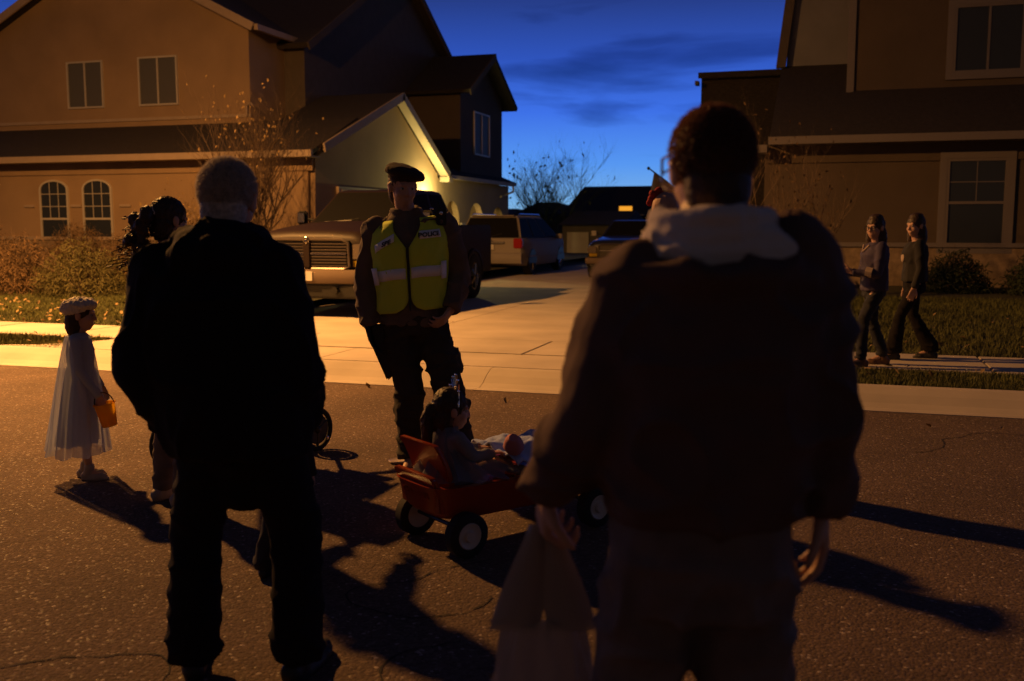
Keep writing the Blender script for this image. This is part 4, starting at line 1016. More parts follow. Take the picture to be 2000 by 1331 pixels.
# ------------------------------------------------------------------ curly haired woman with stroller, child walking behind the man
def curly_woman():
    P = thing('person', 'woman with dark curly ponytail in grey sweater pushing the stroller, half hidden', 'person', (-3.31, 4.46, 0), R(17.5 - 38))
    J = joints(.93, el=(-.22, .08, 1.10), er=(.22, .08, 1.10), wl=(-.17, .30, 1.02), wr=(.17, .30, 1.02), hd=(0, .03, 1.505), nk=(0, 0, 1.37))
    hm = head_mx(J['hd'], -6, -10, 0)
    body(P, J, .93, hm, .92, True, hands=((V((0, 1, -.1)), V((0, 0, -1)), .9, 1.2, -1), (V((0, 1, -.1)), V((0, 0, -1)), .9, 1.2, 1)))
    def tail(mb, mx):
        rnd = random.Random(4); mb.cap_cone(mx @ V((0, -.10, .03)), .026, mx @ V((-.01, -.13, .01)), .03)
        for i in range(44):
            t = i / 43; c = mx @ V((rnd.gauss(-.02, .03), -.125 - .03 * math.sin(3.1 * t) + rnd.gauss(0, .02), .02 - .27 * t)); r = .034 * (1 - .55 * t) * rnd.uniform(.7, 1.2)
            mb.ell(c, (r, r, r * 1.2), 8, 6)
    hair_cap(P, hm, .94, 'black_hair', thick=.009, extra=tail, wr=.009)
    MB().ell(hm @ V((0, -.100, .028)), (.032, .018, .032), rot=hm.to_3x3()).build('hair_tie', 'silver', P, smooth=True)
    # loose curls
    m = MB(); rnd = random.Random(9)
    for i in range(120):
        a = rnd.uniform(0, 6.28); p0 = hm @ V((rnd.gauss(-.05, .04), -.13 + rnd.gauss(0, .03), rnd.uniform(-.26, .0))); rr = rnd.uniform(.008, .02); dx = V((rnd.gauss(-.3, .8), rnd.gauss(-.3, .6), rnd.gauss(-.7, .4))) * .06
        m.tube([p0 + dx * (k / 9) + V((rr * math.cos(a + k * 1.1), rr * math.sin(a + k * 1.1), 0)) for k in range(10)], .003, 4)
    m.build('curls', 'black_hair', P)
    shoes(P, J, .95, 'wshoe'); trousers(P, J, .93, 'jean', .092, .066, .055, (.17, .13), .008, seed=14)
    top_garment(P, J, .93, [(.84, 0, 0, .17, .125), (.95, 0, 0, .16, .12), (1.1, 0, 0, .15, .115), (1.25, 0, 0, .165, .12), (1.33, 0, 0, .155, .10), (1.38, 0, 0, .08, .07)], 'sweater', (.062, .052, .042), .010, name='sweater', seed=15)
    S = thing('stroller', 'black folding stroller with front wheel showing right of the man in black', 'stroller', (-3.47, 5.38, 0), R(-17.5)); S.scale = (1.12, 1.0, 1.12)
    fr = MB()
    for q in (-.23, .23):
        fr.tube([(q, -.55, .98), (q, -.30, .72), (q * .95, .10, .45), (q * .7, .45, .14)], .013)
        fr.tube([(q, .05, .50), (q, -.38, .14)], .013); fr.tube([(q, -.30, .72), (q, .28, .60)], .010)
    fr.tube([(-.23, -.55, .98), (0, -.60, 1.0), (.23, -.55, .98)], .016); fr.tube([(-.16, .45, .14), (.16, .45, .14)], .012); fr.tube([(-.23, -.38, .14), (.23, -.38, .14)], .012)
    fr.build('frame', 'black', S, smooth=True)
    MB().add([(-.2, -.28, .40), (.2, -.28, .40), (.2, .16, .42), (-.2, .16, .42), (-.2, -.40, .85), (.2, -.40, .85)], [(0, 1, 2, 3), (0, 4, 5, 1)]).build('seat', 'black_coat', S)
    q = MB(); q.loft([ring((0, -.06, .34), .19, .25, 20, 3), ring((0, -.05, .55), .22, .30, 20, 3), ring((0, -.02, .66), .22, .30, 20, 3)]); q.tube([(0, -.12, .5), (0, -.24, .92)], .17, 12)
    q.blob('padded_seat', 'black_coat', S, .012, 3)
    rr = []
    for i in range(7):
        a = R(-10 + i * 20); rr.append([(-.22 + .44 * k / 8, -.34 + .34 * math.sin(a) * .9, .78 + .26 * math.cos(a) - .03 * abs(k - 4) / 4) for k in range(9)])
    MB().loft(rr, cap=False, closed=False).build('canopy', 'black_coat', S, smooth=True)
    MB().box(-.16, .16, .26, .34, .58, .62).build('tray', 'black', S, bevel=.01); MB().tube([(.0, .34, .60), (.04, .44, .62), (.05, .5, .60)], [.02, .022, .018]).build('cup_holder', 'black', S)
    for x, y, r in ((-.21, -.38, .125), (.21, -.38, .125), (-.15, .47, .115), (.15, .47, .115)):
        w = MB().tube([(x, y + r * math.cos(a), r + .012 + r * math.sin(a)) for a in [2 * math.pi * i / 24 for i in range(25)]], .016, 8, cap=False).build('wheel', 'tyre', S, smooth=True)
        sp = MB()
        for k in range(3):
            a = k * 2.09 + .5; sp.tube([(x, y, r + .012), (x, y + r * math.cos(a), r + .012 + r * math.sin(a))], .009, 6)
        sp.tube([(x - .004, y, r + .012), (x + .004, y, r + .012)], r * .78, 20); sp.ell((x, y, r + .012), (.022, .026, .026)); sp.build('spokes', 'metal', w, smooth=True)
        MB().ell((x * 1.12, y + r * .6, r * .6), (.008, .012, .012)).build('reflector', 'glint', w)
curly_woman()

def hidden_child():
    P = thing('person', 'small child in dark clothes hidden just beyond the man in black', 'person', (-2.14, 3.60, 0), R(17.5 - 20))
    s = .50; J = joints(s, al=(-.09, -.02, .05), ar=(.06, .05, .05), tl=(-.12, .07, 0), tr=(.07, .13, 0), kl=(-.07, .02, .25))
    hm = head_mx(J['hd']); body(P, J, s, hm, .78, hands=((V((0, .2, -1)), V((1, 0, 0)), .5, .5, 1), (V((0, .2, -1)), V((-1, 0, 0)), .5, .5, -1)), voxel=.005)
    hair_cap(P, hm, .78, 'brown_hair'); trousers(P, J, s, 'dkjean', .11, .085, .09, (.19, .14), .006, seed=16, voxel=.007); shoes(P, J, .6, 'shoe', .005)
    top_garment(P, J, s, [(.43, 0, 0, .10, .08), (.55, 0, 0, .10, .08), (.66, 0, 0, .10, .07), (.70, 0, 0, .05, .04)], 'sweater', (.075, .065, .05), .004, voxel=.007)
hidden_child()

# ------------------------------------------------------------------ wagon with child
def wagon():
    ang = math.atan2(.81, .58) - math.pi / 2
    W = thing('wagon', 'red plastic pull wagon with white hubbed black wheels and raised seat backs', 'wagon', (-1.71, 4.13, 0), ang)
    # local: y forward, rear axle at y=.06
    b = MB()
    def tub(z): return z
    rr = [ring((0, .46, .17), .19, .47, 28, 5), ring((0, .46, .20), .205, .50, 28, 5), ring((0, .46, .31), .225, .535, 28, 5), ring((0, .46, .325), .235, .545, 28, 5), ring((0, .46, .325), .20, .51, 28, 5), ring((0, .46, .22), .185, .475, 28, 5)]
    b.loft(rr).build('tub', 'wagon', W, smooth=True)
    def back(name, x0, x1, y, z0, z1, lean, th=.028):
        n = 10; m = MB(); prof = []
        for i in range(n + 1):
            t = i / n; prof.append((y - lean * t + .012 * math.sin(t * 3), z0 + (z1 - z0) * t))
        f = [[(x, p[0], p[1]) for p in prof] + [(x, p[0] + th, p[1]) for p in reversed(prof)] for x in (x0, x0 + .015, x1 - .015, x1)]
        f[0] = [(x0, y_ + (0), z_ - .012 if z_ > z1 - .02 else z_) for (x_, y_, z_) in f[0]]; f[3] = [(x1, y_, z_ - .012 if z_ > z1 - .02 else z_) for (x_, y_, z_) in f[3]]
        return m.loft(f).build(name, 'wagon', W, smooth=True, bevel=.006)
    r = back('rear_panel', -.165, .165, -.035, .20, .375, .05, .03)
    back('seat_back', -.155, .155, .03, .30, .515, .09)
    back('seat_back', -.185, .185, .88, .30, .44, -.06)
    MB().box(-.185, .185, .10, .36, .27, .295).box(-.185, .185, .58, .86, .27, .295).build('bench', 'wagon', W, bevel=.008)
    # raised script on the rear panel
    cu = bpy.data.curves.new('t', 'FONT'); cu.body = 'RADIO FLYER'; cu.size = .036; cu.extrude = .002; cu.resolution_u = 2; cu.shear = .3; cu.align_x = 'CENTER'
    o = bpy.data.objects.new('tmp', cu); COL.objects.link(o); dg = bpy.context.evaluated_depsgraph_get(); dg.update(); me = bpy.data.meshes.new_from_object(o.evaluated_get(dg)); bpy.data.objects.remove(o)
    for v in me.vertices: v.co = V((v.co.x, -.060 - .28 * v.co.y - v.co.z, .265 + v.co.y))
    me.materials.clear(); me.materials.append(M['wagon']); link(bpy.data.objects.new('lettering', me), r)
    for x in (-.215, .215):
        for y in (.07, .84):
            mb = MB(); rr_ = .102; prof = [(-.032, .062), (-.032, .090), (-.024, .102), (.024, .102), (.032, .090), (.032, .062)]
            m = MB().loft([[(x + px, y + pr * math.cos(a), .104 + pr * math.sin(a)) for a in [2 * math.pi * k / 28 for k in range(28)]] for px, pr in prof], cap=False)
            w = m.build('wheel', 'tyre', W, smooth=True); q = 1 if x > 0 else -1
            m = MB().loft([[(x + q * px, y + pr * math.cos(a), .104 + pr * math.sin(a)) for a in [2 * math.pi * k / 28 for k in range(28)]] for px, pr in [(-.03, .063), (.028, .063), (.034, .057), (.026, .046), (.026, .028), (.040, .022), (.040, .004)]])
            m.build('hub', 'hub', w, smooth=True)
    MB().tube([(-.2, .07, .12), (.2, .07, .12)], .01).tube([(-.2, .84, .12), (.2, .84, .12)], .01).build('axle', 'metal', W)
    MB().tube([(0, 1.0, .18), (0, 1.18, .12), (0, 1.32, .10)], .012).build('tow_bar', 'black', W)
    MB().tube([(-.06, .97, .33), (-.11, .97, .40), (-.10, .96, .47), (-.04, .95, .495), (.04, .94, .48), (.09, .93, .42)], .007).build('pull_handle', 'black', W, smooth=True)
    c, s = math.cos(ang), math.sin(ang)
    def at(x, y, z): return (-1.71 + x * c - y * s, 4.13 + x * s + y * c, z)
    # seated child
    P = thing('person', 'child with silver tiara and white fluffy dress sitting in the red wagon', 'person', at(-.01, .115, .0), ang - R(8))
    J = joints(.55, pv=(0, .02, .33), hl=(-.05, .03, .31), hr=(.05, .03, .31), kl=(-.07, .22, .37), kr=(.07, .22, .37), al=(-.06, .36, .30), ar=(.06, .37, .30), tl=(-.06, .44, .28), tr=(.06, .45, .28),
               ch=(0, .01, .44), sl=(-.09, .02, .515), sr=(.09, .02, .515), el=(-.13, .07, .43), er=(.13, .07, .43), wl=(-.07, .20, .42), wr=(.07, .20, .42), nk=(0, .01, .54), hd=(0, .03, .63))
    hm = head_mx(J['hd'], -14, -6, 0)
    body(P, J, .55, hm, .80, True, hands=((V((.3, 1, 0)), V((0, 0, -1)), .58, .5, -1), (V((-.3, 1, 0)), V((0, 0, -1)), .58, .5, 1)), voxel=.005)
    def tail(mb, mx): mb.tube([mx @ V((0, -.09, .02)), mx @ V((0, -.115, -.05)), mx @ V((0, -.105, -.14)), mx @ V((0, -.09, -.20))], [.03, .034, .028, .012], 8)
    hair_cap(P, hm, .82, 'black_hair', thick=.010, low=-.07, extra=tail, wr=.005)
    m = MB()
    for i in range(13):
        a = R(-80 + i * 160 / 12); hgt = .03 + .022 * math.cos(a) + (.008 if i % 2 else 0)
        p0 = hm @ V((.078 * math.sin(a), .03 + .0 - .02, .088 * math.cos(a) + .02)); 
        p1 = hm @ V(((.078 + hgt) * math.sin(a), .0, (.088 + hgt) * math.cos(a) + .025)); m.tube([p0, p1], [.003, .0015], 5)
        if i % 2 == 0: m.ell(p1, (.006, .006, .006), 6, 5)
    m.tube([hm @ V((.082 * math.sin(a), .01, .09 * math.cos(a) + .02)) for a in [R(-85 + i * 10) for i in range(18)]], .004, 6)
    m.build('tiara', 'glint', P, smooth=True)
    m = MB()
    m.tube([hm @ V((.01, -.088, .045)), hm @ V((.012, -.118, -.02)), hm @ V((.012, -.125, -.09)), hm @ V((.01, -.12, -.15)), hm @ V((.005, -.11, -.19))], [.006, .007, .006, .006, .004], 6, sq=.4); m.build('hair_ribbon', 'glint', P, smooth=True)
    top_garment(P, J, .55, [(.30, 0, .02, .12, .11), (.36, 0, .02, .10, .09), (.46, 0, .01, .085, .07), (.52, 0, .01, .08, .055), (.55, 0, .01, .035, .035)], 'shaded_dress', (.062, .055, .045), .006, name='dress', voxel=.007)
    rr = []
    for i in range(14):
        t = i / 13; rr.append([((.07 + .10 * t) * (1 + .16 * math.sin(11 * a + 2 * t) * t + .1 * noise.noise(V((4 * math.cos(a), 4 * math.sin(a), t * 3)))) * math.cos(a) + .05 * t * (1 if math.cos(a) > 0 else .2), (.06 + .17 * t) * (1 + .14 * math.sin(13 * a + t)) * math.sin(a) + .08 * t, .47 - .13 * t + .012 * math.sin(9 * a)) for a in [2 * math.pi * k / 70 for k in range(70)]])
    MB().loft(rr, cap=False).build('tulle_skirt', 'shaded_tulle', P, smooth=True)
    rr = []
    for i in range(14):
        t = i / 13; rr.append([((.05 + .07 * t) * (1 + .12 * math.sin(9 * a)) * math.cos(a), (.05 + .05 * t) * (1 + .12 * math.sin(9 * a)) * math.sin(a) - .02 * t, .56 - .22 * t) for a in [2 * math.pi * k / 60 for k in range(60)]])
    MB().loft(rr, cap=False).build('veil', 'shaded_tulle', P, smooth=True)
    shoes(P, J, .55, 'wshoe', .005)
    # blue blanket over the far seat
    v = []; f = []; n = 36
    for i in range(n + 1):
        for j in range(n + 1):
            u, w = i / n, j / n; x = -.215 + .43 * u; y = .36 + .52 * w
            z = .405 + .045 * noise.noise(V((u * 4.2, w * 4.2, 1))) + .025 * noise.noise(V((u * 10, w * 10, 4))) - (.06 * max(0, abs(u - .5) * 2 - .75) / .25)
            z += .03 * abs(math.sin(w * 5 + u * 4))
            v.append((x, y, z))
    for i in range(n):
        for j in range(n): f.append((i * (n + 1) + j, (i + 1) * (n + 1) + j, (i + 1) * (n + 1) + j + 1, i * (n + 1) + j + 1))
    B = MB().add(v, f).build('blanket', 'blue', None, smooth=True); B.location = at(0, 0, 0); B.rotation_euler = (0, 0, ang); tag(B, 'rumpled pale blue blanket heaped in the front of the red wagon', 'blanket')
    sm = B.modifiers.new('s', 'SOLIDIFY'); sm.thickness = .008
    D = MB(); D.loft([ring((0, 0, 0), .03, .03, 14), ring((0, 0, .05), .05, .045, 14), ring((0, 0, .10), .04, .035, 14), ring((0, 0, .13), .02, .02, 14)])
    o = D.build('soft_toy', 'pink', None, smooth=True); o.location = at(.13, .40, .425); o.rotation_euler = (.8, .3, 0); tag(o, 'small pink bundle between the child in the wagon and the blue blanket', 'toy')
    Bg = thing('tote_bag', 'dark bag standing at the far end of the red wagon', 'bag', at(-.02, .80, .33), ang)
    MB().loft([ring((0, .02, 0), .17, .07, 20, 4), ring((0, .02, .06), .175, .075, 20, 4), ring((0, .02, .10), .165, .04, 20, 4)]).build('bag_body', 'black_coat', Bg, smooth=True)
wagon()

# ------------------------------------------------------------------ person with red flower behind the nearest man
def red_person():
    P = thing('person', 'person with short fair hair and a red knit flower, mostly hidden behind the tall man', 'person', (-.89, 5.75, 0), R(17.5 - 60))
    P.scale = (.94, .94, .94)
    J = joints(.99, sl=(-.19, 0, 1.44), sr=(.19, 0, 1.44), hd=(0, .03, 1.66))
    hm = head_mx(J['hd'], 0, -8, 0)
    body(P, J, .99, hm, .95, True, hands=((V((0, .2, -1)), V((1, 0, 0)), .9, .5, 1), (V((0, .2, -1)), V((-1, 0, 0)), .9, .5, -1)))
    mb = MB(); mb.ell(hm @ V((0, -.035, .02)), (.084, .085, .092), 16, 10, hm.to_3x3()); mb.ell(hm @ V((0, -.06, -.08)), (.075, .05, .11), 16, 10)
    mb.blob('hair', 'fair_hair', P, .006, 2, .002, (40, 40, 14), 3)
    m = MB()
    for i in range(14):
        a = i * 2.4; r = .012 + .0035 * i; m.ell(hm @ V((-.05 + r * .5 * math.cos(a), -.075 + r * math.sin(a), .075 + r * .8 * math.cos(a))), (.024, .024, .016), 8, 6, Euler((a, a * .5, 0)).to_matrix())
    m.blob('flower', 'red_knit', P, .005, 1)
    shoes(P, J, 1, 'shoe'); trousers(P, J, .99, 'dkjean', seed=20)
    top_garment(P, J, .99, [(.85, 0, 0, .185, .14), (1.0, 0, 0, .18, .135), (1.2, 0, 0, .19, .135), (1.38, 0, 0, .195, .125), (1.46, 0, 0, .13, .09), (1.50, 0, 0, .07, .06)], 'brown_coat', (.075, .062, .05), .012, seed=21)
red_person()

# ------------------------------------------------------------------ two women on the far sidewalk
def walkers():
    def long_hair(mb, mx):
        mb.ell(mx @ V((0, -.055, -.10)), (.088, .060, .15), 14, 10, mx.to_3x3()); mb.ell(mx @ V((-.06, -.02, -.10)), (.03, .045, .12), 12, 8); mb.ell(mx @ V((.06, -.02, -.10)), (.03, .045, .12), 12, 8)
        mb.ell(mx @ V((.0, -.02, .095)), (.06, .07, .035), 12, 8, mx.to_3x3())
    for (name, lab, loc, s, yaw, top, leg, rt, ra, steps) in (
        ('person', 'woman with long hair and glasses in purple jersey holding a phone on the far sidewalk', (.44, 10.05, .145), .80, 92, 'jersey', 'dkjean', .088, .058, .11),
        ('person', 'woman in dark sweater with pale chest emblem on the far sidewalk', (.84, 10.66, .145), .81, 80, 'sweater', 'black_jean', .092, .10, .17)):
        first = top == 'jersey'
        P = thing(name, lab, 'person', loc, R(17.5 + yaw))
        J = joints(s, kl=(-.08, .10 + steps * .2, .45), al=(-.08, .02 + steps, .09), tl=(-.09, .17 + steps, 0), kr=(.08, -.02, .44), ar=(.08, -steps - .03, .10), tr=(.09, .11 - steps, 0))
        if first: J['wl'] = V((-.10, .26, .90)); J['el'] = V((-.19, .05, .88)); J['wr'] = V((.08, .27, .89)); J['er'] = V((.18, .06, .87))
        hm = head_mx(J['hd'], 38, -4, 0); S9 = .905
        hd = ((V((.3, .8, .2)), V((.5, -.3, .6)), .85, .9, -1), (V((-.3, .8, .2)), V((-.5, -.3, .6)), .85, .9, 1)) if first else ((V((0, .3, -1)), V((1, 0, 0)), .85, .5, 1), (V((0, .1, -1)), V((-1, 0, 0)), .85, .5, -1))
        body(P, J, s, hm, .93, True, hands=hd, voxel=.007)
        hair_cap(P, hm, .93, 'black_hair', thick=.010, low=-.10, extra=long_hair)
        shoes(P, J, .95, 'leather' if first else 'shoe')
        trousers(P, J, s, leg, rt, .068, ra, (.165, .13), .009, seed=24 + int(first))
        tg = top_garment(P, J, s, [((.72 if first else .78), 0, 0, .155, .12), (.86, 0, 0, .15, .115), (.95, 0, 0, .14, .11), (1.06, 0, .01, .155, .125), (1.13, 0, 0, .15, .10), (1.175, 0, 0, .072, .06)], top, (.062, .052, .042), .008, seed=26, name='top')
        if first:
            g = MB()
            for q in (-1, 1): g.tube([hm @ V((q * .032 + .026 * math.cos(a), .093, .002 + .02 * math.sin(a))) for a in [2 * math.pi * i / 12 for i in range(13)]], .003, 5, cap=False)
            g.build('glasses', 'black', P)
            MB().tube([(-.07, .09, 1.15), (0, .128, 1.085), (.07, .09, 1.15)], .009, 6).build('collar_trim', 'trim', tg)
            MB().tube([(-.185, .10, .895), (-.155, .15, .905)], .047, 8).build('sleeve_stripe', 'trim', tg)
            F = thing('phone', 'small phone held up by the woman in purple jersey', 'phone', (loc[0], loc[1], loc[2]), R(17.5 + yaw))
            MB().box(-.045, .035, .345, .353, .885, 1.02).build('case', 'black', F, bevel=.003); MB().box(-.040, .030, .340, .344, .89, 1.015).build('screen', 'glass', F)
        else:
            cu = MB(); cu.ell((-.01, .124, 1.02), (.055, .012, .05)); cu.build('emblem', 'trim', tg, smooth=True)
walkers()

# ------------------------------------------------------------------ vehicles (built facing -y, origin on the ground under the front bumper)
def wheel(parent, x, y, r, w, side, rim='chrome'):
    P = [(-w / 2, r * .62), (-w / 2, r * .93), (-w / 2 + .03, r), (w / 2 - .03, r), (w / 2, r * .93), (w / 2, r * .62)]
    W = MB().loft([[(x + px, y + pr * math.cos(a), r + pr * math.sin(a)) for a in [2 * math.pi * k / 28 for k in range(28)]] for px, pr in P], cap=False).build('wheel', 'tyre', parent, smooth=True)
    m = MB(); o = x + side * (w / 2 - .02)
    m.loft([[(o + side * px, y + pr * math.cos(a), r + pr * math.sin(a)) for a in [2 * math.pi * k / 28 for k in range(28)]] for px, pr in [(-.05, r * .63), (.01, r * .63), (.01, r * .55), (-.05, r * .5), (-.05, r * .05)]])
    for k in range(5):
        a = k * 1.2566; m.tube([(o + side * .0, y + .03 * math.cos(a), r + .03 * math.sin(a)), (o + side * -.01, y + r * .57 * math.cos(a), r + r * .57 * math.sin(a))], r * .09, 6)
    m.build('rim', rim, W, smooth=True)
def pickup(label, loc, rz, paint):
    T = thing('pickup_truck', label, 'pickup truck', loc, rz); T.scale = (1, .93, 1.04)
    def sec(y, w, zb, zs, zt, wt, cr=.02):
        h = [(w * .90, zb), (w * .985, zb + .10), (w, (zb + zs) / 2), (w * .985, zs - .05), (w * .95, zs), (wt, zt - .02), (wt * .85, zt), (wt * .4, zt + cr)]
        return [(x, y, z) for x, z in h] + [(-x, y, z) for x, z in reversed(h)]
    fr = [sec(.10, .86, .60, 1.02, 1.10, .74), sec(.16, .93, .55, 1.08, 1.185, .80), (sec(.35, .98, .45, 1.10, 1.22, .84)), sec(.9, 1.0, .42, 1.13, 1.28, .84, .03), sec(1.6, 1.0, .40, 1.17, 1.33, .86, .03), sec(1.95, 1.0, .40, 1.22, 1.345, .88)]
    B = MB().loft(fr).build('hood', paint, T, smooth=True)
    MB().loft([sec(1.95, 1.0, .40, 1.24, 1.30, .90), sec(3.2, 1.0, .38, 1.25, 1.31, .90), sec(4.0, 1.0, .38, 1.25, 1.31, .90)]).build('cab_body', paint, T, smooth=True)
    MB().box(-1.0, -.90, 4.02, 5.85, .45, 1.30).box(.90, 1.0, 4.02, 5.85, .45, 1.30).box(-.9, .9, 5.76, 5.85, .5, 1.30).box(-.9, .9, 4.02, 4.1, .5, 1.30).box(-.9, .9, 4.1, 5.76, .62, .68).build('bed', paint, T, bevel=.02)
    # greenhouse
    q = [(-.88, 1.80, 1.30), (.88, 1.80, 1.30), (.90, 4.0, 1.30), (-.90, 4.0, 1.30)]; t = [(-.70, 2.55, 1.83), (.70, 2.55, 1.83), (.72, 3.78, 1.83), (-.72, 3.78, 1.83)]; t2 = [(-.60, 2.75, 1.865), (.60, 2.75, 1.865), (.62, 3.65, 1.865), (-.62, 3.65, 1.865)]
    G = MB().loft([q, t, t2]).build('cab_roof', paint, T, bevel=.02)
    def quad(name, a, b, c, d, m, off, th=.012, parent=T, ins=.06):
        a, b, c, d = map(V, (a, b, c, d)); ce = (a + b + c + d) / 4; n = (b - a).cross(d - a).normalized()
        if n.dot(ce - V((0, 2.9, 1.4))) < 0: n = -n
        P_ = [p + (ce - p).normalized() * ins + n * off for p in (a, b, c, d)]
        return MB().add(P_ + [p - n * th for p in P_], [(0, 1, 2, 3), (7, 6, 5, 4), (0, 4, 5, 1), (1, 5, 6, 2), (2, 6, 7, 3), (3, 7, 4, 0)]).build(name, m, parent)
    ws = quad('windshield', q[0], q[1], t[1], t[0], 'autoglass', .008)
    MB().tube([(-.55, 1.74, 1.345), (-.1, 1.80, 1.37), (.0, 1.86, 1.40)], .009, 5).tube([(.05, 1.74, 1.345), (.5, 1.80, 1.37), (.62, 1.86, 1.40)], .009, 5).build('wiper', 'black', T)
    MB().box(-.08, .08, 2.45, 2.47, 1.66, 1.71).build('rear_view_mirror', 'metal', ws)
    quad('rear_window', q[2], q[3], t[3], t[2], 'autoglass', .008)
    for s_ in (1, -1):
        a, b, c, d = [V((s_ * abs(p[0]), p[1], p[2])) for p in (q[1], q[2], t[2], t[1])]
        m1, m2 = a.lerp(b, .55), d.lerp(c, .45)
        quad('side_window', a, m1, m2, d, 'autoglass', .008, ins=.07); quad('side_window', m1, b, c, m2, 'autoglass', .008, ins=.07)
        mi = MB().tube([(s_ * .90, 2.1, 1.36), (s_ * 1.05, 2.08, 1.40)], .02, 6).build('mirror', 'black', T); MB().box(min(s_ * 1.04, s_ * 1.2), max(s_ * 1.04, s_ * 1.2), 2.02, 2.12, 1.30, 1.52).build('mirror_head', 'black', mi, bevel=.02)
        MB().box(min(s_ * 1.05, s_ * 1.19), max(s_ * 1.05, s_ * 1.19), 2.00, 2.02, 1.33, 1.50).build('mirror_rim', 'chrome', mi, bevel=.01)
        for y0, y1 in ((2.02, 3.0), (3.03, 3.95)):
            dr = MB().box(min(s_ * .995, s_ * 1.008), max(s_ * .995, s_ * 1.008), y0, y1, .48, 1.20).build('door', paint, T, bevel=.005)
            MB().box(min(s_ * 1.008, s_ * 1.03), max(s_ * 1.008, s_ * 1.03), y1 - .2, y1 - .06, 1.04, 1.07).build('handle', 'chrome', dr)
        for y in (.95, 4.75):
            m = MB(); pts = [(s_ * 1.0, y + .50 * math.cos(a), .40 + .46 * math.sin(a)) for a in [math.pi * i / 14 for i in range(15)]]; m.tube(pts, .035, 6); m.build('wheel_arch', paint, T, smooth=True)
            MB().prism([(y + .46 * math.cos(math.pi * i / 14), .40 + .43 * math.sin(math.pi * i / 14)) for i in range(15)], 'x', min(s_ * .80, s_ * 1.012), max(s_ * .80, s_ * 1.012)).build('wheel_well', 'black', T)
            wheel(T, s_ * .90, y, .40, .27, s_)
        # lamps
        L = MB().prism([(s_ * .71, .82), (s_ * .92, .82), (s_ * .95, .95), (s_ * .88, 1.04), (s_ * .71, 1.03)], 'y', .06, .2).build('headlamp', 'lamp', T, bevel=.01)
        MB().prism([(s_ * .71, .72), (s_ * .90, .72), (s_ * .90, .81), (s_ * .71, .81)], 'y', .08, .2).build('turn_lamp', 'orange', T)
    # grille
    g = MB().box(-.66, .66, .05, .14, .70, 1.08).build('grille', 'black', T)
    for s_ in (-1, 1):
        for k in range(8):
            z = .725 + k * .042 + (.012 if k > 3 else 0)
            MB().box(min(s_ * .06, s_ * .63), max(s_ * .06, s_ * .63), .025, .05, z, z + .015).build('grille_bar', 'grille', g)
    MB().box(-.055, .055, .0, .05, .70, 1.10).build('grille_cross', paint, g, bevel=.01); MB().box(-.64, -.055, .012, .05, .885, .912).box(.055, .64, .012, .05, .885, .912).build('grille_cross', 'chrome', g, bevel=.006)
    MB().tube([(-.67, .04, .72), (-.66, .03, 1.05), (-.56, .02, 1.10), (.56, .02, 1.10), (.66, .03, 1.05), (.67, .04, .72), (.58, .04, .69), (-.58, .04, .69), (-.67, .04, .72)], .02, 6).build('grille_surround', 'grille', g, smooth=True)
    MB().tube([(-.035, .01, 1.06), (-.04, -.005, 1.11), (0, -.01, 1.13), (.04, -.005, 1.11), (.035, .01, 1.06)], .012, 6).ell((0, -.005, 1.07), (.022, .014, .04)).build('hood_emblem', 'chrome', T, smooth=True)
    bp = [ring((0, 0, 0), 0, 0, 3)]
    prof = [(-.10, .50), (-.13, .56), (-.13, .63), (-.09, .68), (.1, .68), (.1, .46)]
    rr = [[(x, y_ + .10 * (abs(x) / .98) ** 4, z_) for y_, z_ in prof] for x in (-.98, -.9, -.7, -.3, 0, .3, .7, .9, .98)]
    MB().loft(rr).build('bumper', 'bumper', T, smooth=True)
    MB().box(-.85, .85, -.04, .12, .28, .49).build('valance', 'black', T, bevel=.03); MB().box(-.16, .16, -.145, -.135, .53, .66).build('number_plate', 'plate', T)
    for s_ in (-1, 1): MB().tube([(s_ * .5, -.13, .40), (s_ * .5, -.03, .40)], .05, 10).build('tow_hook', 'metal', T)
    MB().box(-.95, .95, 5.86, 6.0, .48, .68).build('rear_bumper', 'bumper', T, bevel=.03)
    for s_ in (-1, 1): MB().box(min(s_ * .80, s_ * .985), max(s_ * .80, s_ * .985), 5.85, 5.88, .9, 1.2).build('tail_lamp', 'tail', T)
    return T
pickup('dark maroon pickup truck with chrome barred grille parked on the driveway behind the vest wearer', (-7.22, 12.95, .135), 0, 'truck')
pickup('black vehicle mostly hidden behind the nearest man, parked right of the minivan', (-4.75, 24.3, .135), R(3), 'truckblk').scale = (1, 1, .80)

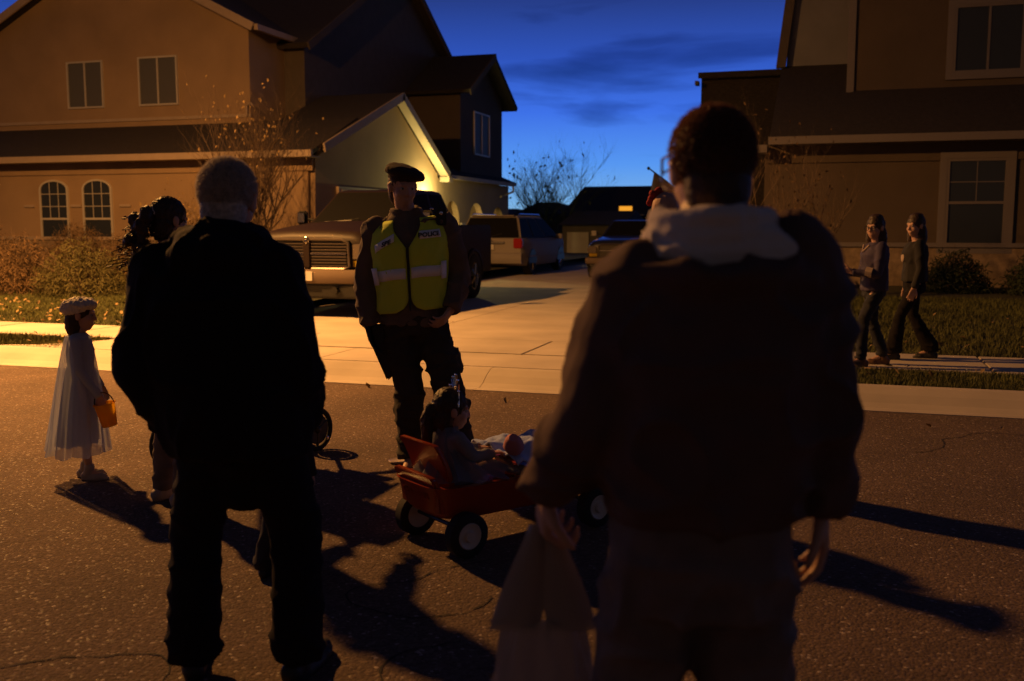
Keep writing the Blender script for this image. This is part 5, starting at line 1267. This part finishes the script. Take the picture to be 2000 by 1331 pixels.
def minivan():
    T = thing('minivan', 'silver minivan seen from behind with dark rear window at the end of the driveway', 'minivan', (-8.62, 25.2, .135), R(0))
    # rear at y=0, front at y=5
    def sec(y, w, zb, zt, wt):
        h = [(w * .93, zb), (w, zb + .12), (w, .60), (w * .985, .86), (w * .95, .98), (wt, zt)]
        return [(x, y, z) for x, z in h] + [(-x, y, z) for x, z in reversed(h)]
    MB().loft([sec(.06, .90, .32, 1.0, .88), sec(.14, .95, .28, 1.02, .89), sec(1, .97, .25, 1.0, .90), sec(3.6, .97, .25, 1.0, .90), sec(4.4, .93, .28, .86, .8), sec(4.95, .80, .34, .70, .6)]).build('body', 'van', T, smooth=True)
    q = [(-.88, .12, 1.0), (.88, .12, 1.0), (.88, 4.1, .98), (-.88, 4.1, .98)]; t = [(-.70, .48, 1.56), (.70, .48, 1.56), (.68, 2.9, 1.56), (-.68, 2.9, 1.56)]; t2 = [(-.58, .58, 1.61), (.58, .58, 1.61), (.56, 2.7, 1.61), (-.56, 2.7, 1.61)]
    MB().loft([q, t, t2]).build('roof', 'van', T, bevel=.03)
    def quad(name, a, b, c, d, off=.01, ins=.06):
        a, b, c, d = map(V, (a, b, c, d)); ce = (a + b + c + d) / 4; n = (b - a).cross(d - a).normalized()
        if n.dot(ce - V((0, 2, 1.2))) < 0: n = -n
        P_ = [p + (ce - p).normalized() * ins + n * off for p in (a, b, c, d)]
        MB().add(P_ + [p - n * .012 for p in P_], [(0, 1, 2, 3), (7, 6, 5, 4), (0, 4, 5, 1), (1, 5, 6, 2), (2, 6, 7, 3), (3, 7, 4, 0)]).build(name, 'autoglass', T)
    quad('rear_window', q[0], q[1], t[1], t[0], ins=.05); quad('windshield', q[2], q[3], t[3], t[2])
    for s_ in (1, -1):
        a, b, c, d = [V((s_ * abs(p[0]), p[1], p[2])) for p in (q[1], q[2], t[2], t[1])]
        for u0, u1 in ((0, .30), (.30, .62), (.62, 1)): quad('side_window', a.lerp(b, u0), a.lerp(b, u1), d.lerp(c, u1), d.lerp(c, u0), ins=.05)
        MB().box(min(s_ * .70, s_ * .94), max(s_ * .70, s_ * .94), .02, .2, .74, 1.0).build('tail_lamp', 'tail', T, bevel=.02)
        MB().tube([(s_ * .66, .6, 1.60), (s_ * .66, .7, 1.65), (s_ * .66, 2.6, 1.65), (s_ * .66, 2.7, 1.60)], .016, 6).build('roof_rail', 'chrome', T)
        MB().box(min(s_ * .97, s_ * .985), max(s_ * .97, s_ * .985), .5, 4.0, .50, .54).build('side_moulding', 'van', T)
        for y in (.95, 3.95):
            MB().prism([(y + .40 * math.cos(math.pi * i / 14), .33 + .38 * math.sin(math.pi * i / 14)) for i in range(15)], 'x', min(s_ * .78, s_ * .978), max(s_ * .78, s_ * .978)).build('wheel_well', 'black', T)
            wheel(T, s_ * .86, y, .34, .22, s_)
        m_ = MB().box(min(s_ * .92, s_ * 1.12), max(s_ * .92, s_ * 1.12), 3.5, 3.6, .95, 1.1).build('mirror', 'van', T, bevel=.02)
    MB().loft([[(x, y_ + .06 * (abs(x) / .9) ** 4, z_) for y_, z_ in [(-.06, .34), (-.09, .42), (-.09, .56), (-.03, .62), (.15, .62), (.15, .30)]] for x in (-.93, -.8, -.4, 0, .4, .8, .93)]).build('bumper', 'van', T, smooth=True)
    MB().box(-.45, .45, .0, .06, .86, .92).build('liftgate_trim', 'chrome', T, bevel=.01); MB().box(-.16, .16, .015, .055, .70, .84).build('number_plate', 'plate', T)
    MB().box(-.10, .10, .0, .05, .935, .965).build('emblem', 'chrome', T, bevel=.005); MB().tube([(0, .1, 1.03), (.35, .16, 1.12)], .01, 5).build('wiper', 'black', T)
    MB().box(-.6, .6, .42, .60, 1.585, 1.615).build('spoiler', 'van', T, bevel=.01)
minivan()

# ------------------------------------------------------------------ small things on the ground
def litter():
    o = MB().loft([ring((0, 0, .002), .05, .05, 20, 2), ring((0, 0, .010), .062, .062, 20, 2), ring((0, 0, .016), .058, .058, 20, 2), ring((0, 0, .008), .045, .045, 20, 2)]).build('paper_plate', 'litter', None, smooth=True)
    o.location = (-2.52, 5.62, .004); tag(o, 'small flat pale plate lying on the asphalt by the vest wearer\'s boot', 'plate')
litter()

def road_cracks():
    rnd = random.Random(12); m = MB()
    for (x, y, a, L) in ((-1.35, 4.1, -1.9, 1.6), (-1.2, 3.2, -2.6, .6), (.6, 6.9, .1, 2.6), (-4.8, 6.9, -.2, 2.2), (-2.6, 2.3, 2.7, 1.3), (1.2, 4.6, -1.2, 1.8)):
        p = V((x, y, .003)); pts = [p]
        for i in range(int(L / .05)):
            a += rnd.gauss(0, .28); a *= .999; p = p + V((math.cos(a), math.sin(a), 0)) * .05; pts.append(p)
        for i in range(len(pts) - 1):
            d = (pts[i + 1] - pts[i]).normalized(); w = V((-d.y, d.x, 0)) * .003 * rnd.uniform(.5, 1.6)
            m.add([pts[i] - w, pts[i] + w, pts[i + 1] + w, pts[i + 1] - w], [(0, 1, 2, 3)])
    M['tar'] = mat('dark_crack', (.012, .010, .009), .9)  # flat dark colour of the crack strips
    tag(m.build('road_crack', 'tar'), kind='structure')
road_cracks()
